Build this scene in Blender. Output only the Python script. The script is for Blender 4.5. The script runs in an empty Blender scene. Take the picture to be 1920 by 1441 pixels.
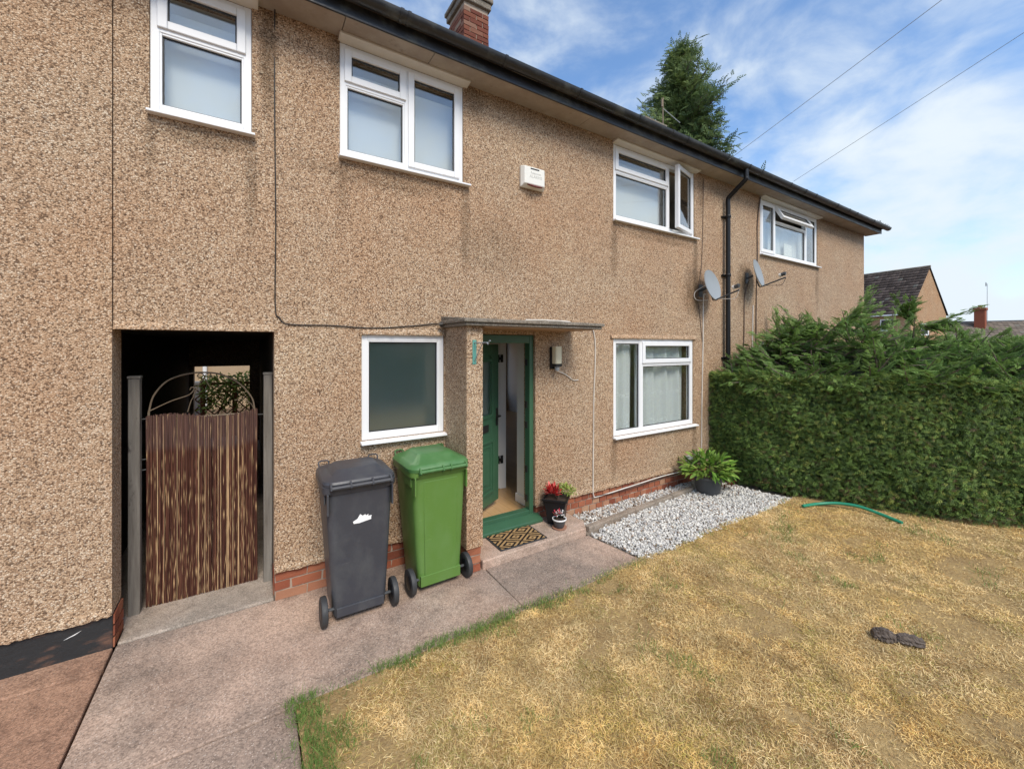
import bpy, math, random
import numpy as np
from mathutils import Vector, Matrix

R = math.radians
random.seed(7); rng = np.random.default_rng(7)
sc = bpy.context.scene
COL = sc.collection

# ------------------------------------------------------------------ camera, sky, sun, exposure
F, CX, HY, D, H = 770.0, 960.0, 650.0, 3.62, 1.95          # photo pixels (1920 wide) and metres
YAW = math.pi/2 - math.atan2(1212, 770)
S_, C_ = math.sin(YAW), math.cos(YAW)
cam = bpy.data.cameras.new('camera'); camo = bpy.data.objects.new('camera', cam); COL.objects.link(camo)
camo.location = (0, -D, H); camo.rotation_euler = (R(90), 0, -YAW)
cam.sensor_width = 36; cam.lens = 36*F/1920; cam.shift_y = -(720.5-HY)/1920
cam.clip_start = .05; cam.clip_end = 1500
sc.camera = camo

SUN_EL, SUN_AZ = R(48), R(186)      # azimuth measured from +Y towards +X: in front of the house
wd = bpy.data.worlds.new('World'); sc.world = wd; wd.use_nodes = True
wn, wl = wd.node_tree.nodes, wd.node_tree.links
wn.clear()
def W(t, **k):
    n = wn.new(t)
    for a, b in k.items(): setattr(n, a, b)
    return n
out = W('ShaderNodeOutputWorld'); bg = W('ShaderNodeBackground')
sky = W('ShaderNodeTexSky', sky_type='NISHITA'); sky.sun_disc = False
sky.sun_elevation = SUN_EL; sky.sun_rotation = SUN_AZ; sky.air_density = 1.0; sky.dust_density = .4; sky.ozone_density = 1.2
tc = W('ShaderNodeTexCoord'); sp = W('ShaderNodeSeparateXYZ'); wl.new(tc.outputs['Generated'], sp.inputs[0])
def wm(op, a, b=None):
    n = W('ShaderNodeMath', operation=op)
    for i, v in enumerate((a, b)):
        if v is None: continue
        if isinstance(v, (int, float)): n.inputs[i].default_value = v
        else: wl.new(v, n.inputs[i])
    return n.outputs[0]
zz = wm('ADD', wm('MAXIMUM', sp.outputs[2], 0.0), .18)
cb = W('ShaderNodeCombineXYZ'); wl.new(wm('DIVIDE', sp.outputs[0], zz), cb.inputs[0]); wl.new(wm('DIVIDE', sp.outputs[1], zz), cb.inputs[1])
n1 = W('ShaderNodeTexNoise'); n1.inputs['Scale'].default_value = 5.2; n1.inputs['Detail'].default_value = 8; n1.inputs['Roughness'].default_value = .56; n1.inputs['Distortion'].default_value = .25
mp = W('ShaderNodeMapping'); mp.inputs['Location'].default_value = (3.1, 1.4, 0); mp.inputs['Scale'].default_value = (1, 1, 1.7); mp.inputs['Rotation'].default_value = (0, .15, .5)
wl.new(tc.outputs['Generated'], mp.inputs[0]); wl.new(mp.outputs[0], n1.inputs['Vector'])
low = wm('MULTIPLY', wm('SUBTRACT', 1.0, wm('MINIMUM', wm('MULTIPLY', sp.outputs[2], 2.2), 1.0)), .30)
rp = W('ShaderNodeMapRange'); rp.inputs['From Min'].default_value = .34; rp.inputs['From Max'].default_value = .80; rp.interpolation_type = 'SMOOTHSTEP'
wl.new(wm('ADD', n1.outputs[0], low), rp.inputs['Value'])
mx = W('ShaderNodeMix', data_type='RGBA')
wl.new(rp.outputs[0], mx.inputs[0]); tn = W('ShaderNodeMix', data_type='RGBA', blend_type='MULTIPLY'); tn.inputs[0].default_value = 1; tn.inputs[7].default_value = (.90, 1.06, 1.18, 1); wl.new(sky.outputs[0], tn.inputs[6]); wl.new(tn.outputs[2], mx.inputs[6]); mx.inputs[7].default_value = (4.0, 4.45, 4.85, 1)
wl.new(mx.outputs[2], bg.inputs[0]); bg.inputs[1].default_value = .088
wl.new(bg.outputs[0], out.inputs[0])

sl = bpy.data.lights.new('sun', 'SUN'); sl.energy = 1.5; sl.angle = R(24); sl.color = (1, .91, .78)
so = bpy.data.objects.new('sun', sl); COL.objects.link(so)
sd = Vector((math.sin(SUN_AZ)*math.cos(SUN_EL), math.cos(SUN_AZ)*math.cos(SUN_EL), math.sin(SUN_EL)))
so.rotation_euler = sd.to_track_quat('Z', 'Y').to_euler(); so.location = (4, -12, 14)
vs = sc.view_settings
vs.view_transform = 'Standard'; vs.look = 'None'; vs.exposure = 1.25; vs.gamma = 1
vs.use_curve_mapping = False
sc.cycles.use_denoising = True
sc.cycles.max_bounces = 10; sc.cycles.transparent_max_bounces = 16

# ------------------------------------------------------------------ pixel to place
def ray(px, py):
    u = (px-CX)/F; return Vector((S_+u*C_, C_-u*S_, (HY-py)/F))
def wal(px, py, y=0.0):                 # point on the plane y
    r = ray(px, py); t = (y+D)/r.y; return Vector((r.x*t, y, H+r.z*t))
def gnd(px, py, z=0.0):                 # point on the level z
    r = ray(px, py); t = (z-H)/r.z; return Vector((r.x*t, -D+r.y*t, z))
def far(px, py, Z):                     # point at camera depth Z
    r = ray(px, py); return Vector((r.x*Z, -D+r.y*Z, H+r.z*Z))

# ------------------------------------------------------------------ mesh helpers
class MB:
    def __init__(s): s.v, s.f = [], []
    def add(s, vs_, fs, M=None):
        b = len(s.v)
        s.v += [tuple(M @ Vector(p)) if M else tuple(p) for p in vs_]
        s.f += [tuple(i+b for i in f) for f in fs]
        return s
    def box(s, x0, x1, y0, y1, z0, z1, M=None, jit=0):
        v = [(x, y, z) for z in (z0, z1) for y in (y0, y1) for x in (x0, x1)]
        if jit: v = [tuple(c+random.uniform(-jit, jit) for c in p) for p in v]
        return s.add(v, [(0,2,3,1),(4,5,7,6),(0,1,5,4),(2,6,7,3),(0,4,6,2),(1,3,7,5)], M)
    def prism(s, poly, z0, z1, M=None):       # ccw polygon in xy
        n = len(poly)
        v = [(p[0], p[1], z0) for p in poly]+[(p[0], p[1], z1) for p in poly]
        f = [tuple(range(n-1, -1, -1)), tuple(range(n, 2*n))]+[(i, (i+1) % n, n+(i+1) % n, n+i) for i in range(n)]
        return s.add(v, f, M)
    def loft(s, rings, cap0=True, cap1=True, M=None):
        n = len(rings[0]); v = [p for r in rings for p in r]; f = []
        for k in range(len(rings)-1):
            for i in range(n):
                j = (i+1) % n; f.append((k*n+i, k*n+j, (k+1)*n+j, (k+1)*n+i))
        if cap0: f.append(tuple(range(n-1, -1, -1)))
        if cap1: f.append(tuple(range((len(rings)-1)*n, len(rings)*n)))
        return s.add(v, f, M)
    def tube(s, pts, r, n=8, M=None):
        pts = [Vector(p) for p in pts]; rings = []
        up = Vector((0, 0, 1)); nx = None
        for i, p in enumerate(pts):
            a = pts[max(i-1, 0)]; b = pts[min(i+1, len(pts)-1)]; d = (b-a)
            d = d.normalized() if d.length > 1e-9 else Vector((0, 0, 1))
            if nx is None:
                t = up if abs(d.z) < .9 else Vector((1, 0, 0)); nx = d.cross(t).normalized()
            else:
                nx = (nx-d*nx.dot(d))
                nx = nx.normalized() if nx.length > 1e-6 else d.orthogonal().normalized()
            ny = d.cross(nx); rr = r[i] if isinstance(r, (list, tuple)) else r
            rings.append([tuple(p+(nx*math.cos(2*math.pi*k/n)+ny*math.sin(2*math.pi*k/n))*rr) for k in range(n)])
        return s.loft(rings, M=M)
    def lathe(s, prof, n=24, M=None, cap0=True, cap1=True):
        return s.loft([[(r*math.cos(2*math.pi*k/n), r*math.sin(2*math.pi*k/n), z) for k in range(n)] for r, z in prof], cap0, cap1, M)
    def build(s, name, mat, parent=None, smooth=None, bev=0, seg=2, loc=None):
        me = bpy.data.meshes.new(name); me.from_pydata(s.v, [], s.f); me.update()
        return link(name, me, mat, parent, smooth, bev, seg, loc)
def link(name, me, mat, parent=None, smooth=None, bev=0, seg=2, loc=None):
    o = bpy.data.objects.new(name, me); COL.objects.link(o)
    if mat and not me.materials: me.materials.append(mat)
    if parent: o.parent = parent
    if loc: o.location = loc
    if smooth is not None:
        me.polygons.foreach_set('use_smooth', [True]*len(me.polygons)); me.set_sharp_from_angle(angle=R(smooth))
    if bev:
        m = o.modifiers.new('bevel', 'BEVEL'); m.width = bev; m.segments = seg; m.limit_method = 'ANGLE'; m.angle_limit = R(40)
    return o
def tag(o, label, cat, group=None, kind=None):
    o['label'] = label; o['category'] = cat
    if group: o['group'] = group
    if kind: o['kind'] = kind
    return o
def thing(name, label, cat, loc=(0, 0, 0), rz=0, group=None):
    o = bpy.data.objects.new(name, None); COL.objects.link(o); o.location = loc; o.rotation_euler = (0, 0, rz)
    return tag(o, label, cat, group)
def rrect(w, d, r, cx=0, cy=0, z=0, n=5):
    p = []
    for qx, qy, a in ((1, 1, 0), (-1, 1, 90), (-1, -1, 180), (1, -1, 270)):
        for k in range(n):
            t = R(a+90*k/(n-1)); p.append((cx+qx*(w/2-r)+r*math.cos(t), cy+qy*(d/2-r)+r*math.sin(t), z))
    return p
def bez(pts, n=10):                       # catmull-rom through points
    P = [Vector(p) for p in pts]; P = [2*P[0]-P[1]]+P+[2*P[-1]-P[-2]]; o = []
    for i in range(1, len(P)-2):
        for k in range(n):
            t = k/n; a, b, c, d = P[i-1:i+3]
            o.append(.5*((2*b)+(c-a)*t+(2*a-5*b+4*c-d)*t*t+(3*b-a-3*c+d)*t**3))
    o.append(P[-2]); return o

def npmesh(name, V, Fc, cols=None, mat=None, parent=None):
    """V (n,3), Fc (m,k) all faces with k corners, cols (n,3) per vertex"""
    me = bpy.data.meshes.new(name); n, (m, k) = len(V), Fc.shape
    me.vertices.add(n); me.vertices.foreach_set('co', np.ascontiguousarray(V, np.float32).ravel())
    me.loops.add(m*k); me.loops.foreach_set('vertex_index', np.ascontiguousarray(Fc, np.int32).ravel())
    me.polygons.add(m); me.polygons.foreach_set('loop_start', np.arange(0, m*k, k, dtype=np.int32))
    me.update(calc_edges=True)
    if cols is not None:
        a = me.color_attributes.new('col', 'FLOAT_COLOR', 'POINT')
        a.data.foreach_set('color', np.c_[cols, np.ones(n)].astype(np.float32).ravel())
    me.validate()
    return link(name, me, mat, parent)
def scatter(name, tv, tf, loc, rot, scl, col, mat, parent=None, tipmul=None):
    """copies of a template: loc (N,3), rot (N,3,3), scl (N,) or (N,3), col (N,3)"""
    N, k = len(loc), len(tv)
    scl = scl[:, None] if scl.ndim == 1 else scl
    P = np.einsum('nij,nkj->nki', rot, tv[None]*scl[:, None, :])+loc[:, None]
    Fc = (tf[None]+(np.arange(N)*k)[:, None, None]).reshape(-1, tf.shape[1])
    c = np.repeat(col[:, None], k, 1)
    if tipmul is not None: c = c*tipmul[None, :, None]
    return npmesh(name, P.reshape(-1, 3), Fc, c.reshape(-1, 3), mat, parent)
def frames(d, spin):
    """rotation matrices with local +x along d (N,3) and a random spin about it"""
    d = d/np.linalg.norm(d, axis=1, keepdims=True)
    h = np.where(np.abs(d[:, 2:3]) < .95, np.array([[0, 0, 1.]]), np.array([[1., 0, 0]]))
    y = np.cross(h, d); y /= np.linalg.norm(y, axis=1, keepdims=True); z = np.cross(d, y)
    c, s = np.cos(spin)[:, None], np.sin(spin)[:, None]
    return np.stack([d, c*y+s*z, c*z-s*y], axis=2)

def frames2(d, zh):
    d = d/np.linalg.norm(d, axis=1, keepdims=True); z = zh-(zh*d).sum(1, keepdims=True)*d; z /= np.linalg.norm(z, axis=1, keepdims=True)
    return np.stack([d, np.cross(z, d), z], axis=2)

# ------------------------------------------------------------------ material helper
class NT:
    def __init__(s, name):
        s.m = bpy.data.materials.new(name); s.m.use_nodes = True; s.t = s.m.node_tree; s.t.nodes.clear()
        s.o = s.t.nodes.new('ShaderNodeOutputMaterial'); s.b = s.t.nodes.new('ShaderNodeBsdfPrincipled')
        s.t.links.new(s.b.outputs[0], s.o.inputs[0]); s._c = None
    def put(s, sock, v):
        if isinstance(v, bpy.types.NodeSocket): s.t.links.new(v, sock)
        elif isinstance(v, (tuple, list)) and len(v) == 3 and sock.type == 'RGBA': sock.default_value = (*v, 1)
        else: sock.default_value = v
    def n(s, t, ins=None, **k):
        n = s.t.nodes.new(t)
        for a, b in k.items(): setattr(n, a, b)
        for a, b in (ins or {}).items(): s.put(n.inputs[a], b)
        return n
    @property
    def co(s):
        if s._c is None: s._c = s.n('ShaderNodeTexCoord').outputs['Object']
        return s._c
    def math(s, op, a, b=0.0, clamp=False):
        return s.n('ShaderNodeMath', {0: a, 1: b}, operation=op, use_clamp=clamp).outputs[0]
    def noise(s, scale, detail=3, rough=.55, vec=None, out=0, dist=0.0):
        return s.n('ShaderNodeTexNoise', {'Vector': vec or s.co, 'Scale': scale, 'Detail': detail, 'Roughness': rough, 'Distortion': dist}).outputs[out]
    def vor(s, scale, vec=None, feature='F1', rand=1.0):
        return s.n('ShaderNodeTexVoronoi', {'Vector': vec or s.co, 'Scale': scale, 'Randomness': rand}, feature=feature)
    def ramp(s, fac, stops, interp='LINEAR'):
        r = s.n('ShaderNodeValToRGB', {0: fac}); e = r.color_ramp; e.interpolation = interp
        while len(e.elements) < len(stops): e.elements.new(.5)
        for el, (p, c) in zip(e.elements, stops):
            el.position = p; el.color = (*c, 1) if isinstance(c, tuple) else (c, c, c, 1)
        return r.outputs[0]
    def mix(s, fac, a, b, mode='MIX'):
        return s.n('ShaderNodeMix', {0: fac, 6: a, 7: b}, data_type='RGBA', blend_type=mode).outputs[2]
    def rng(s, v, a, b, c=0.0, d=1.0):
        return s.n('ShaderNodeMapRange', {'Value': v, 'From Min': a, 'From Max': b, 'To Min': c, 'To Max': d}).outputs[0]
    def bump(s, h, strength=.5, dist=.01):
        s.put(s.b.inputs['Normal'], s.n('ShaderNodeBump', {'Height': h, 'Strength': strength, 'Distance': dist}).outputs[0]); return s
    def fin(s, col, rough=.7, metal=0.0, spec=.5):
        s.put(s.b.inputs['Base Color'], col); s.put(s.b.inputs['Roughness'], rough); s.put(s.b.inputs['Metallic'], metal)
        s.put(s.b.inputs['Specular IOR Level'], spec); return s.m
def plain(name, c, rough=.5, var=.12, scale=9, bump=0, bscale=60, metal=0.0, spec=.5):
    k = NT(name); n = k.noise(scale, 5, .6)
    col = k.mix(n, tuple(x*(1-var) for x in c), tuple(min(1, x*(1+var)) for x in c))
    if bump: k.bump(k.noise(bscale, 4), bump, .004)
    return k.fin(col, k.rng(k.noise(scale*2.3, 4), .3, .7, rough*.88, min(1, rough*1.12)), metal, spec)

M = {}
def pebble(name, tint=(1, 1, 1), stains=()):
    k = NT(name)
    w = k.n('ShaderNodeVectorMath', {0: k.noise(90, 2, out=1), 1: (.5, .5, .5)}, operation='SUBTRACT').outputs[0]
    w = k.n('ShaderNodeVectorMath', {0: w, 'Scale': .008}, operation='SCALE').outputs[0]
    vec = k.n('ShaderNodeVectorMath', {0: k.co, 1: w}, operation='ADD').outputs[0]
    v = k.vor(118, vec); d = v.outputs['Distance']
    r = k.n('ShaderNodeSeparateColor', {0: v.outputs['Color']})
    stone = k.ramp(r.outputs[0], [(0, (.085, .052, .034)), (.13, (.16, .10, .062)), (.20, (.42, .28, .18)), (.50, (.54, .385, .26)),
                                  (.74, (.63, .475, .34)), (.90, (.76, .64, .50)), (.96, (.80, .70, .58)), (1.0, (.34, .27, .21))])
    stone = k.mix(k.math('MULTIPLY', r.outputs[1], .22), stone, (.50, .36, .255))
    c = k.mix(k.ramp(d, [(.46, 0.0), (.74, .75)]), stone, (.19, .125, .08))
    # weathering: broad grey and orange patches, lichen-pale blotches
    c = k.mix(k.rng(k.noise(.8, 4, .6), .40, .68, 0, .55), c, k.mix(1.0, c, (.92, .74, .62), 'MULTIPLY'))
    c = k.mix(k.rng(k.noise(1.3, 5, .65, vec=k.n('ShaderNodeMapping', {0: k.co, 'Location': (4.3, 2.2, 7.7)}).outputs[0]), .50, .72, 0, .6), c, k.mix(1.0, c, (1.16, 1.20, 1.20), 'MULTIPLY'))
    s = k.n('ShaderNodeSeparateXYZ', {0: k.co})
    for (x0, z0, wx, wz, amt) in stains:
        a = k.math('DIVIDE', k.math('SUBTRACT', s.outputs[0], x0), wx); b = k.math('DIVIDE', k.math('SUBTRACT', s.outputs[2], z0), wz)
        q = k.math('ADD', k.math('MULTIPLY', a, a), k.math('MULTIPLY', b, b))
        q = k.math('ADD', q, k.math('MULTIPLY', k.math('SUBTRACT', k.noise(7, 5, .7), .5), 1.9))
        c = k.mix(k.rng(q, .1, 1.1, amt, 0), c, k.mix(1.0, c, (.40, .385, .355), 'MULTIPLY'))
    c = k.mix(1.0, c, tint, 'MULTIPLY')
    c = k.mix(1.0, c, (.94, .915, .86), 'MULTIPLY')
    h = k.math('ADD', k.math('MULTIPLY', k.math('SUBTRACT', 1.0, d), 1.0), k.math('MULTIPLY', k.noise(150, 2), .25))
    k.bump(h, .6, .008)
    return k.fin(c, .82, spec=.3)
STAINS = [(-.57, 3.32, .04, .22, .4), (.0, 3.2, .05, .5, .5), (.64, 3.3, .05, .3, .35), (1.76, 3.15, .06, .6, .5), (3.8, 3.2, .07, .5, .55), (5.47, 3.1, .07, .6, .6), (9.45, 3.2, .1, .5, .5), (1.52, 1.9, .05, .5, .4), (3.8, .6, .07, .35, .5), (5.45, .6, .07, .35, .5), (.85, .85, .05, .3, .5), (.11, 4.15, .07, .55, .85), (.62, 4.35, .10, .30, .6), (1.85, 4.4, .12, .25, .55), (2.6, 4.42, 1.2, .10, .5), (5.45, 2.75, .30, .42, .75), (6.75, 2.9, .22, .45, .7),
          (6.18, 2.3, .07, 1.3, .5), (1.0, 3.40, .7, .10, .55), (-.28, 3.42, .32, .08, .6), (4.6, 3.40, .9, .06, .55), (10.6, 4.42, 1.4, .16, .5), (2.1, 2.95, .45, .35, .28), (5.6, 4.2, .1, .35, .5), (6.2, 4.35, .5, .14, .5)]
M['dash'] = pebble('pebbledash', stains=STAINS)
M['dash_far'] = pebble('pebbledash_far', (1, .92, .82))
M['upvc'] = plain('white_upvc', (.80, .81, .82), .32, .03)
M['upvc_old'] = plain('weathered_upvc', (.66, .63, .57), .45, .10, 6)
M['gasket'] = plain('black_gasket', (.02, .02, .022), .6)
M['blackplastic'] = plain('black_plastic', (.010, .0105, .012), .38, .25, 5, spec=.3)
def gutter_mat():
    k = NT('gutter_plastic'); n = k.noise(5, 6, .65)
    c = k.mix(k.rng(n, .52, .75), (.020, .021, .024), (.085, .09, .08))
    return k.fin(c, k.rng(n, .4, .7, .28, .6))
M['gutter'] = gutter_mat()
def soffit_mat():
    k = NT('soffit_board'); n = k.noise(3, 6, .65); n2 = k.noise(11, 5, .7)
    c = k.mix(k.rng(n, .35, .7), (.30, .245, .20), (.42, .365, .305)); c = k.mix(k.rng(n2, .6, .8, 0, .6), c, (.13, .10, .08))
    return k.fin(c, .8)
M['soffit'] = soffit_mat()
def brick_mat(name='red_brick', tint=(1, 1, 1)):
    k = NT(name); r = k.n('ShaderNodeObjectInfo').outputs['Random']
    c = k.ramp(r, [(0, (.22, .070, .042)), (.25, (.31, .098, .056)), (.5, (.36, .125, .068)), (.75, (.40, .155, .085)), (.93, (.43, .20, .12)), (1, (.50, .34, .22))])
    n = k.noise(26, 5, .7); c = k.mix(k.rng(n, .35, .75, 0, .5), c, k.mix(1, c, (.55, .52, .5), 'MULTIPLY'))
    c = k.mix(k.rng(k.noise(9, 5, .7), .58, .75, 0, .35), c, (.52, .42, .33))
    c = k.mix(1, c, tint, 'MULTIPLY'); k.bump(k.noise(120, 3), .5, .004); return k.fin(c, .9, spec=.2)
M['brick'] = brick_mat()
M['brick_dark'] = brick_mat('old_chimney_brick', (.58, .62, .72))
M['mortar'] = plain('mortar', (.36, .29, .23), .95, .25, 30, .5, 150)
def concrete(name, a, b, speck, spk=.5, fine=1.0):
    k = NT(name); n = k.noise(2.2, 6, .62); c = k.mix(k.rng(n, .32, .68), a, b)
    c = k.mix(k.rng(k.noise(6.5, 6, .7, dist=.6), .46, .70, 0, .75), c, tuple(x*.58 for x in a)); c = k.mix(k.rng(k.noise(1.4, 5, .7, vec=k.n('ShaderNodeMapping', {0: k.co, 'Location': (7, 3, 1)}).outputs[0]), .50, .62, 0, .45), c, (a[0]*.72, a[1]*.78, a[2]*.80))
    c = k.mix(k.rng(k.noise(.9, 4), .5, .7, 0, .35), c, (a[0]*1.25, a[1]*1.02, a[2]*.9))
    if name == 'path_concrete':
        c = k.mix(k.rng(k.noise(.75, 4, .6, vec=k.n('ShaderNodeMapping', {0: k.co, 'Location': (2.3, 9.1, 4)}).outputs[0]), .44, .62, 0, .6), c, (.20, .165, .14))
        c = k.mix(k.rng(k.noise(1.1, 5, .65, vec=k.n('ShaderNodeMapping', {0: k.co, 'Location': (5.9, 1.7, 8)}).outputs[0]), .48, .66, 0, .6), c, (.60, .43, .33))
    v = k.vor(125*fine); r = k.n('ShaderNodeSeparateColor', {0: v.outputs['Color']})
    g = k.ramp(r.outputs[0], [(0, .50), (.5, 1.0), (1, 1.38)]); c = k.mix(.7, c, k.mix(1, c, g, 'MULTIPLY'))
    c = k.mix(k.math('MULTIPLY', k.ramp(r.outputs[1], [(.86, 0.0), (.93, 1.0)]), k.math('MULTIPLY', k.ramp(v.outputs['Distance'], [(.25, 1.0), (.5, 0.0)]), spk)), c, speck)
    h = k.math('ADD', k.noise(70*fine, 4, .7), k.math('MULTIPLY', k.noise(8, 4), .8)); k.bump(h, .45, .012)
    return k.fin(c, .9, spec=.25)
M['path'] = concrete('path_concrete', (.315, .225, .172), (.49, .372, .292), (.68, .58, .50), .7)
M['apron'] = concrete('red_concrete', (.27, .155, .105), (.42, .255, .17), (.6, .48, .38), .3)
M['slab'] = concrete('smooth_concrete', (.34, .285, .235), (.43, .36, .30), (.6, .55, .5), .3, 1.4)
M['step'] = concrete('step_concrete', (.42, .30, .23), (.54, .41, .33), (.7, .62, .55), .5, 1.3)
M['kerb'] = concrete('edging_concrete', (.27, .225, .18), (.36, .31, .26), (.5, .48, .42), .5, 1.2)
M['canopy'] = concrete('mossy_concrete', (.17, .145, .115), (.30, .265, .22), (.48, .45, .40), .8, .9)
M['canopy_under'] = plain('canopy_underside', (.40, .23, .12), .7, .25, 4)
def tar_mat():
    k = NT('bitumen_paint'); n = k.noise(5, 6, .7, vec=k.n('ShaderNodeMapping', {0: k.co, 'Scale': (.7, 1, 2.2)}).outputs[0])
    c = k.mix(k.rng(n, .54, .70), (.022, .024, .026), (.16, .085, .058)); k.bump(k.noise(25, 4), .4, .01); return k.fin(c, .55)
M['tar'] = tar_mat()
M['green'] = plain('green_gloss_paint', (.042, .115, .064), .34, .12, 6)
M['cream'] = plain('cream_wall', (.88, .85, .79), .8, .03)
M['whitegloss'] = plain('white_gloss', (.86, .85, .83), .4, .02)
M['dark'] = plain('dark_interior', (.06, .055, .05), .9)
M['passage_shade'] = plain('passage_shade_brick', (.045, .036, .030), .9, .3, 8)  # near-black so the passage's shade is carried by the wall colour
M['blind'] = plain('white_blind', (.62, .635, .635), .8, .05, 2)
M['black_iron'] = plain('black_iron', (.015, .015, .015), .5)
M['rust_iron'] = plain('rusty_iron', (.20, .15, .10), .7, .4, 20)
M['cable_black'] = plain('black_cable', (.02, .018, .016), .5)
M['cable_brown'] = plain('brown_cable', (.10, .065, .045), .6)
M['cable_white'] = plain('white_cable', (.66, .62, .56), .5, .1)
def laminate():
    k = NT('oak_laminate'); mp_ = k.n('ShaderNodeMapping', {0: k.co, 'Scale': (7.5, .9, 1)}).outputs[0]
    v = k.n('ShaderNodeTexBrick', {'Vector': k.n('ShaderNodeMapping', {0: k.co, 'Rotation': (0, 0, R(90))}).outputs[0], 'Scale': 1.0, 'Mortar Size': .002, 'Brick Width': 1.2, 'Row Height': .13,
            'Color1': (.55, .36, .18), 'Color2': (.47, .29, .135), 'Mortar': (.2, .11, .05)})
    g = k.noise(6, 6, .7, vec=k.n('ShaderNodeMapping', {0: k.co, 'Scale': (14, 1.2, 1)}).outputs[0])
    return k.fin(k.mix(k.rng(g, .3, .7, 0, .5), v.outputs[0], (.36, .20, .085)), .32)
M['laminate'] = laminate()
def glass(name, ior=.11, rough=0.0, tint=(.955, .975, .97), obscure=False):
    k = NT(name); t = k.t
    fc = k.n('ShaderNodeLayerWeight', {'Blend': .5}).outputs['Facing']; fr = k.math('ADD', ior, k.math('MULTIPLY', k.math('POWER', fc, 4.0), 1-ior), True)
    gl = k.n('ShaderNodeBsdfGlossy', {'Color': (1, 1, 1, 1), 'Roughness': rough})
    if obscure:
        tl = k.n('ShaderNodeBsdfTranslucent', {'Color': (.66, .82, .82, 1)}); tp = k.n('ShaderNodeBsdfTransparent', {'Color': (.62, .76, .77, 1)}); tr = k.n('ShaderNodeMixShader', {0: .38, 1: tp.outputs[0], 2: tl.outputs[0]})
        bp = k.n('ShaderNodeBump', {'Height': k.math('ADD', k.noise(70, 3, .6), k.math('MULTIPLY', k.noise(22, 2), .6)), 'Strength': .12, 'Distance': .004}).outputs[0]
        t.links.new(bp, gl.inputs['Normal'])
    else: tr = k.n('ShaderNodeBsdfTransparent', {'Color': (*tint, 1)})
    ms = k.n('ShaderNodeMixShader', {0: fr, 1: tr.outputs[0], 2: gl.outputs[0]})
    t.links.new(ms.outputs[0], k.o.inputs[0]); return k.m
M['glass'] = glass('window_glass')
M['obscure'] = glass('obscure_glass', .16, .05, obscure=True)
def net_mat():
    k = NT('net_curtain'); t = k.t; s = k.n('ShaderNodeSeparateXYZ', {0: k.co})
    v = k.vor(34); fl = k.ramp(v.outputs['Distance'], [(.28, 1.0), (.42, 0.0)])
    z = s.outputs[2]
    band = k.math('MAXIMUM', k.rng(k.math('ABSOLUTE', k.math('SUBTRACT', z, 1.32)), .02, .05, 1, 0), k.rng(k.math('ADD', z, k.math('MULTIPLY', k.noise(6, 2), .3)), 1.10, 1.22, 1, 0))
    op = k.math('ADD', .84, k.math('MULTIPLY', k.math('MULTIPLY', fl, band), .16))
    df = k.n('ShaderNodeBsdfDiffuse', {'Color': (.92, .95, .95, 1)}); tl = k.n('ShaderNodeBsdfTranslucent', {'Color': (.8, .84, .84, 1)})
    a = k.n('ShaderNodeMixShader', {0: .18, 1: df.outputs[0], 2: tl.outputs[0]})
    b = k.n('ShaderNodeMixShader', {0: op, 1: k.n('ShaderNodeBsdfTransparent').outputs[0], 2: a.outputs[0]})
    t.links.new(b.outputs[0], k.o.inputs[0]); return k.m
M['net'] = net_mat()
def vcol(name, rough=.6, trans=.25, spec=.3, mul=(1, 1, 1)):
    k = NT(name); a = k.n('ShaderNodeAttribute', attribute_name='col').outputs[0]
    c = k.mix(1, a, mul, 'MULTIPLY')
    if trans:
        k.fin(c, rough, spec=spec); tl = k.n('ShaderNodeBsdfTranslucent', {'Color': c})
        ms = k.n('ShaderNodeMixShader', {0: trans, 1: k.b.outputs[0], 2: tl.outputs[0]}); k.t.links.new(ms.outputs[0], k.o.inputs[0]); return k.m
    return k.fin(c, rough, spec=spec)
M['leaf'] = vcol('leaf', .5, .32)
M['grass'] = vcol('grass_blade', .7, .3, .2)
M['stone'] = vcol('gravel_stone', .75, 0, .3)
M['reed'] = vcol('reed', .6, 0, .3)
M['tile'] = vcol('roof_tile', .85, 0, .2)
def wood(name, a, b, sc_=(40, 40, 2.2), dark=.5):
    k = NT(name); v = k.n('ShaderNodeMapping', {0: k.co, 'Scale': sc_}).outputs[0]
    n = k.noise(1.0, 6, .7, vec=v); c = k.mix(k.rng(n, .3, .7), a, b)
    c = k.mix(k.rng(k.noise(7, 5, .7, vec=k.n('ShaderNodeMapping', {0: k.co, 'Scale': (1, 1, .35)}).outputs[0]), .6, .68, 0, dark), c, (.05, .042, .036))
    k.bump(n, .5, .006); return k.fin(c, .85, spec=.25)
M['oldwood'] = wood('weathered_wood', (.12, .105, .088), (.30, .275, .24), (16, 16, 1.1), .8)
M['bark'] = wood('bark', (.085, .062, .050), (.25, .20, .165), (9, 40, 40))
M['log'] = wood('rough_log_bark', (.045, .033, .027), (.20, .165, .14), (8, 55, 55), .7)
M['brownwood'] = wood('brown_stained_wood', (.13, .05, .026), (.19, .075, .038))
M['palewood'] = wood('pale_fence_wood', (.50, .46, .42), (.62, .58, .53))
M['rubber'] = plain('wheel_rubber', (.035, .036, .038), .6, .25, 14)
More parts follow.
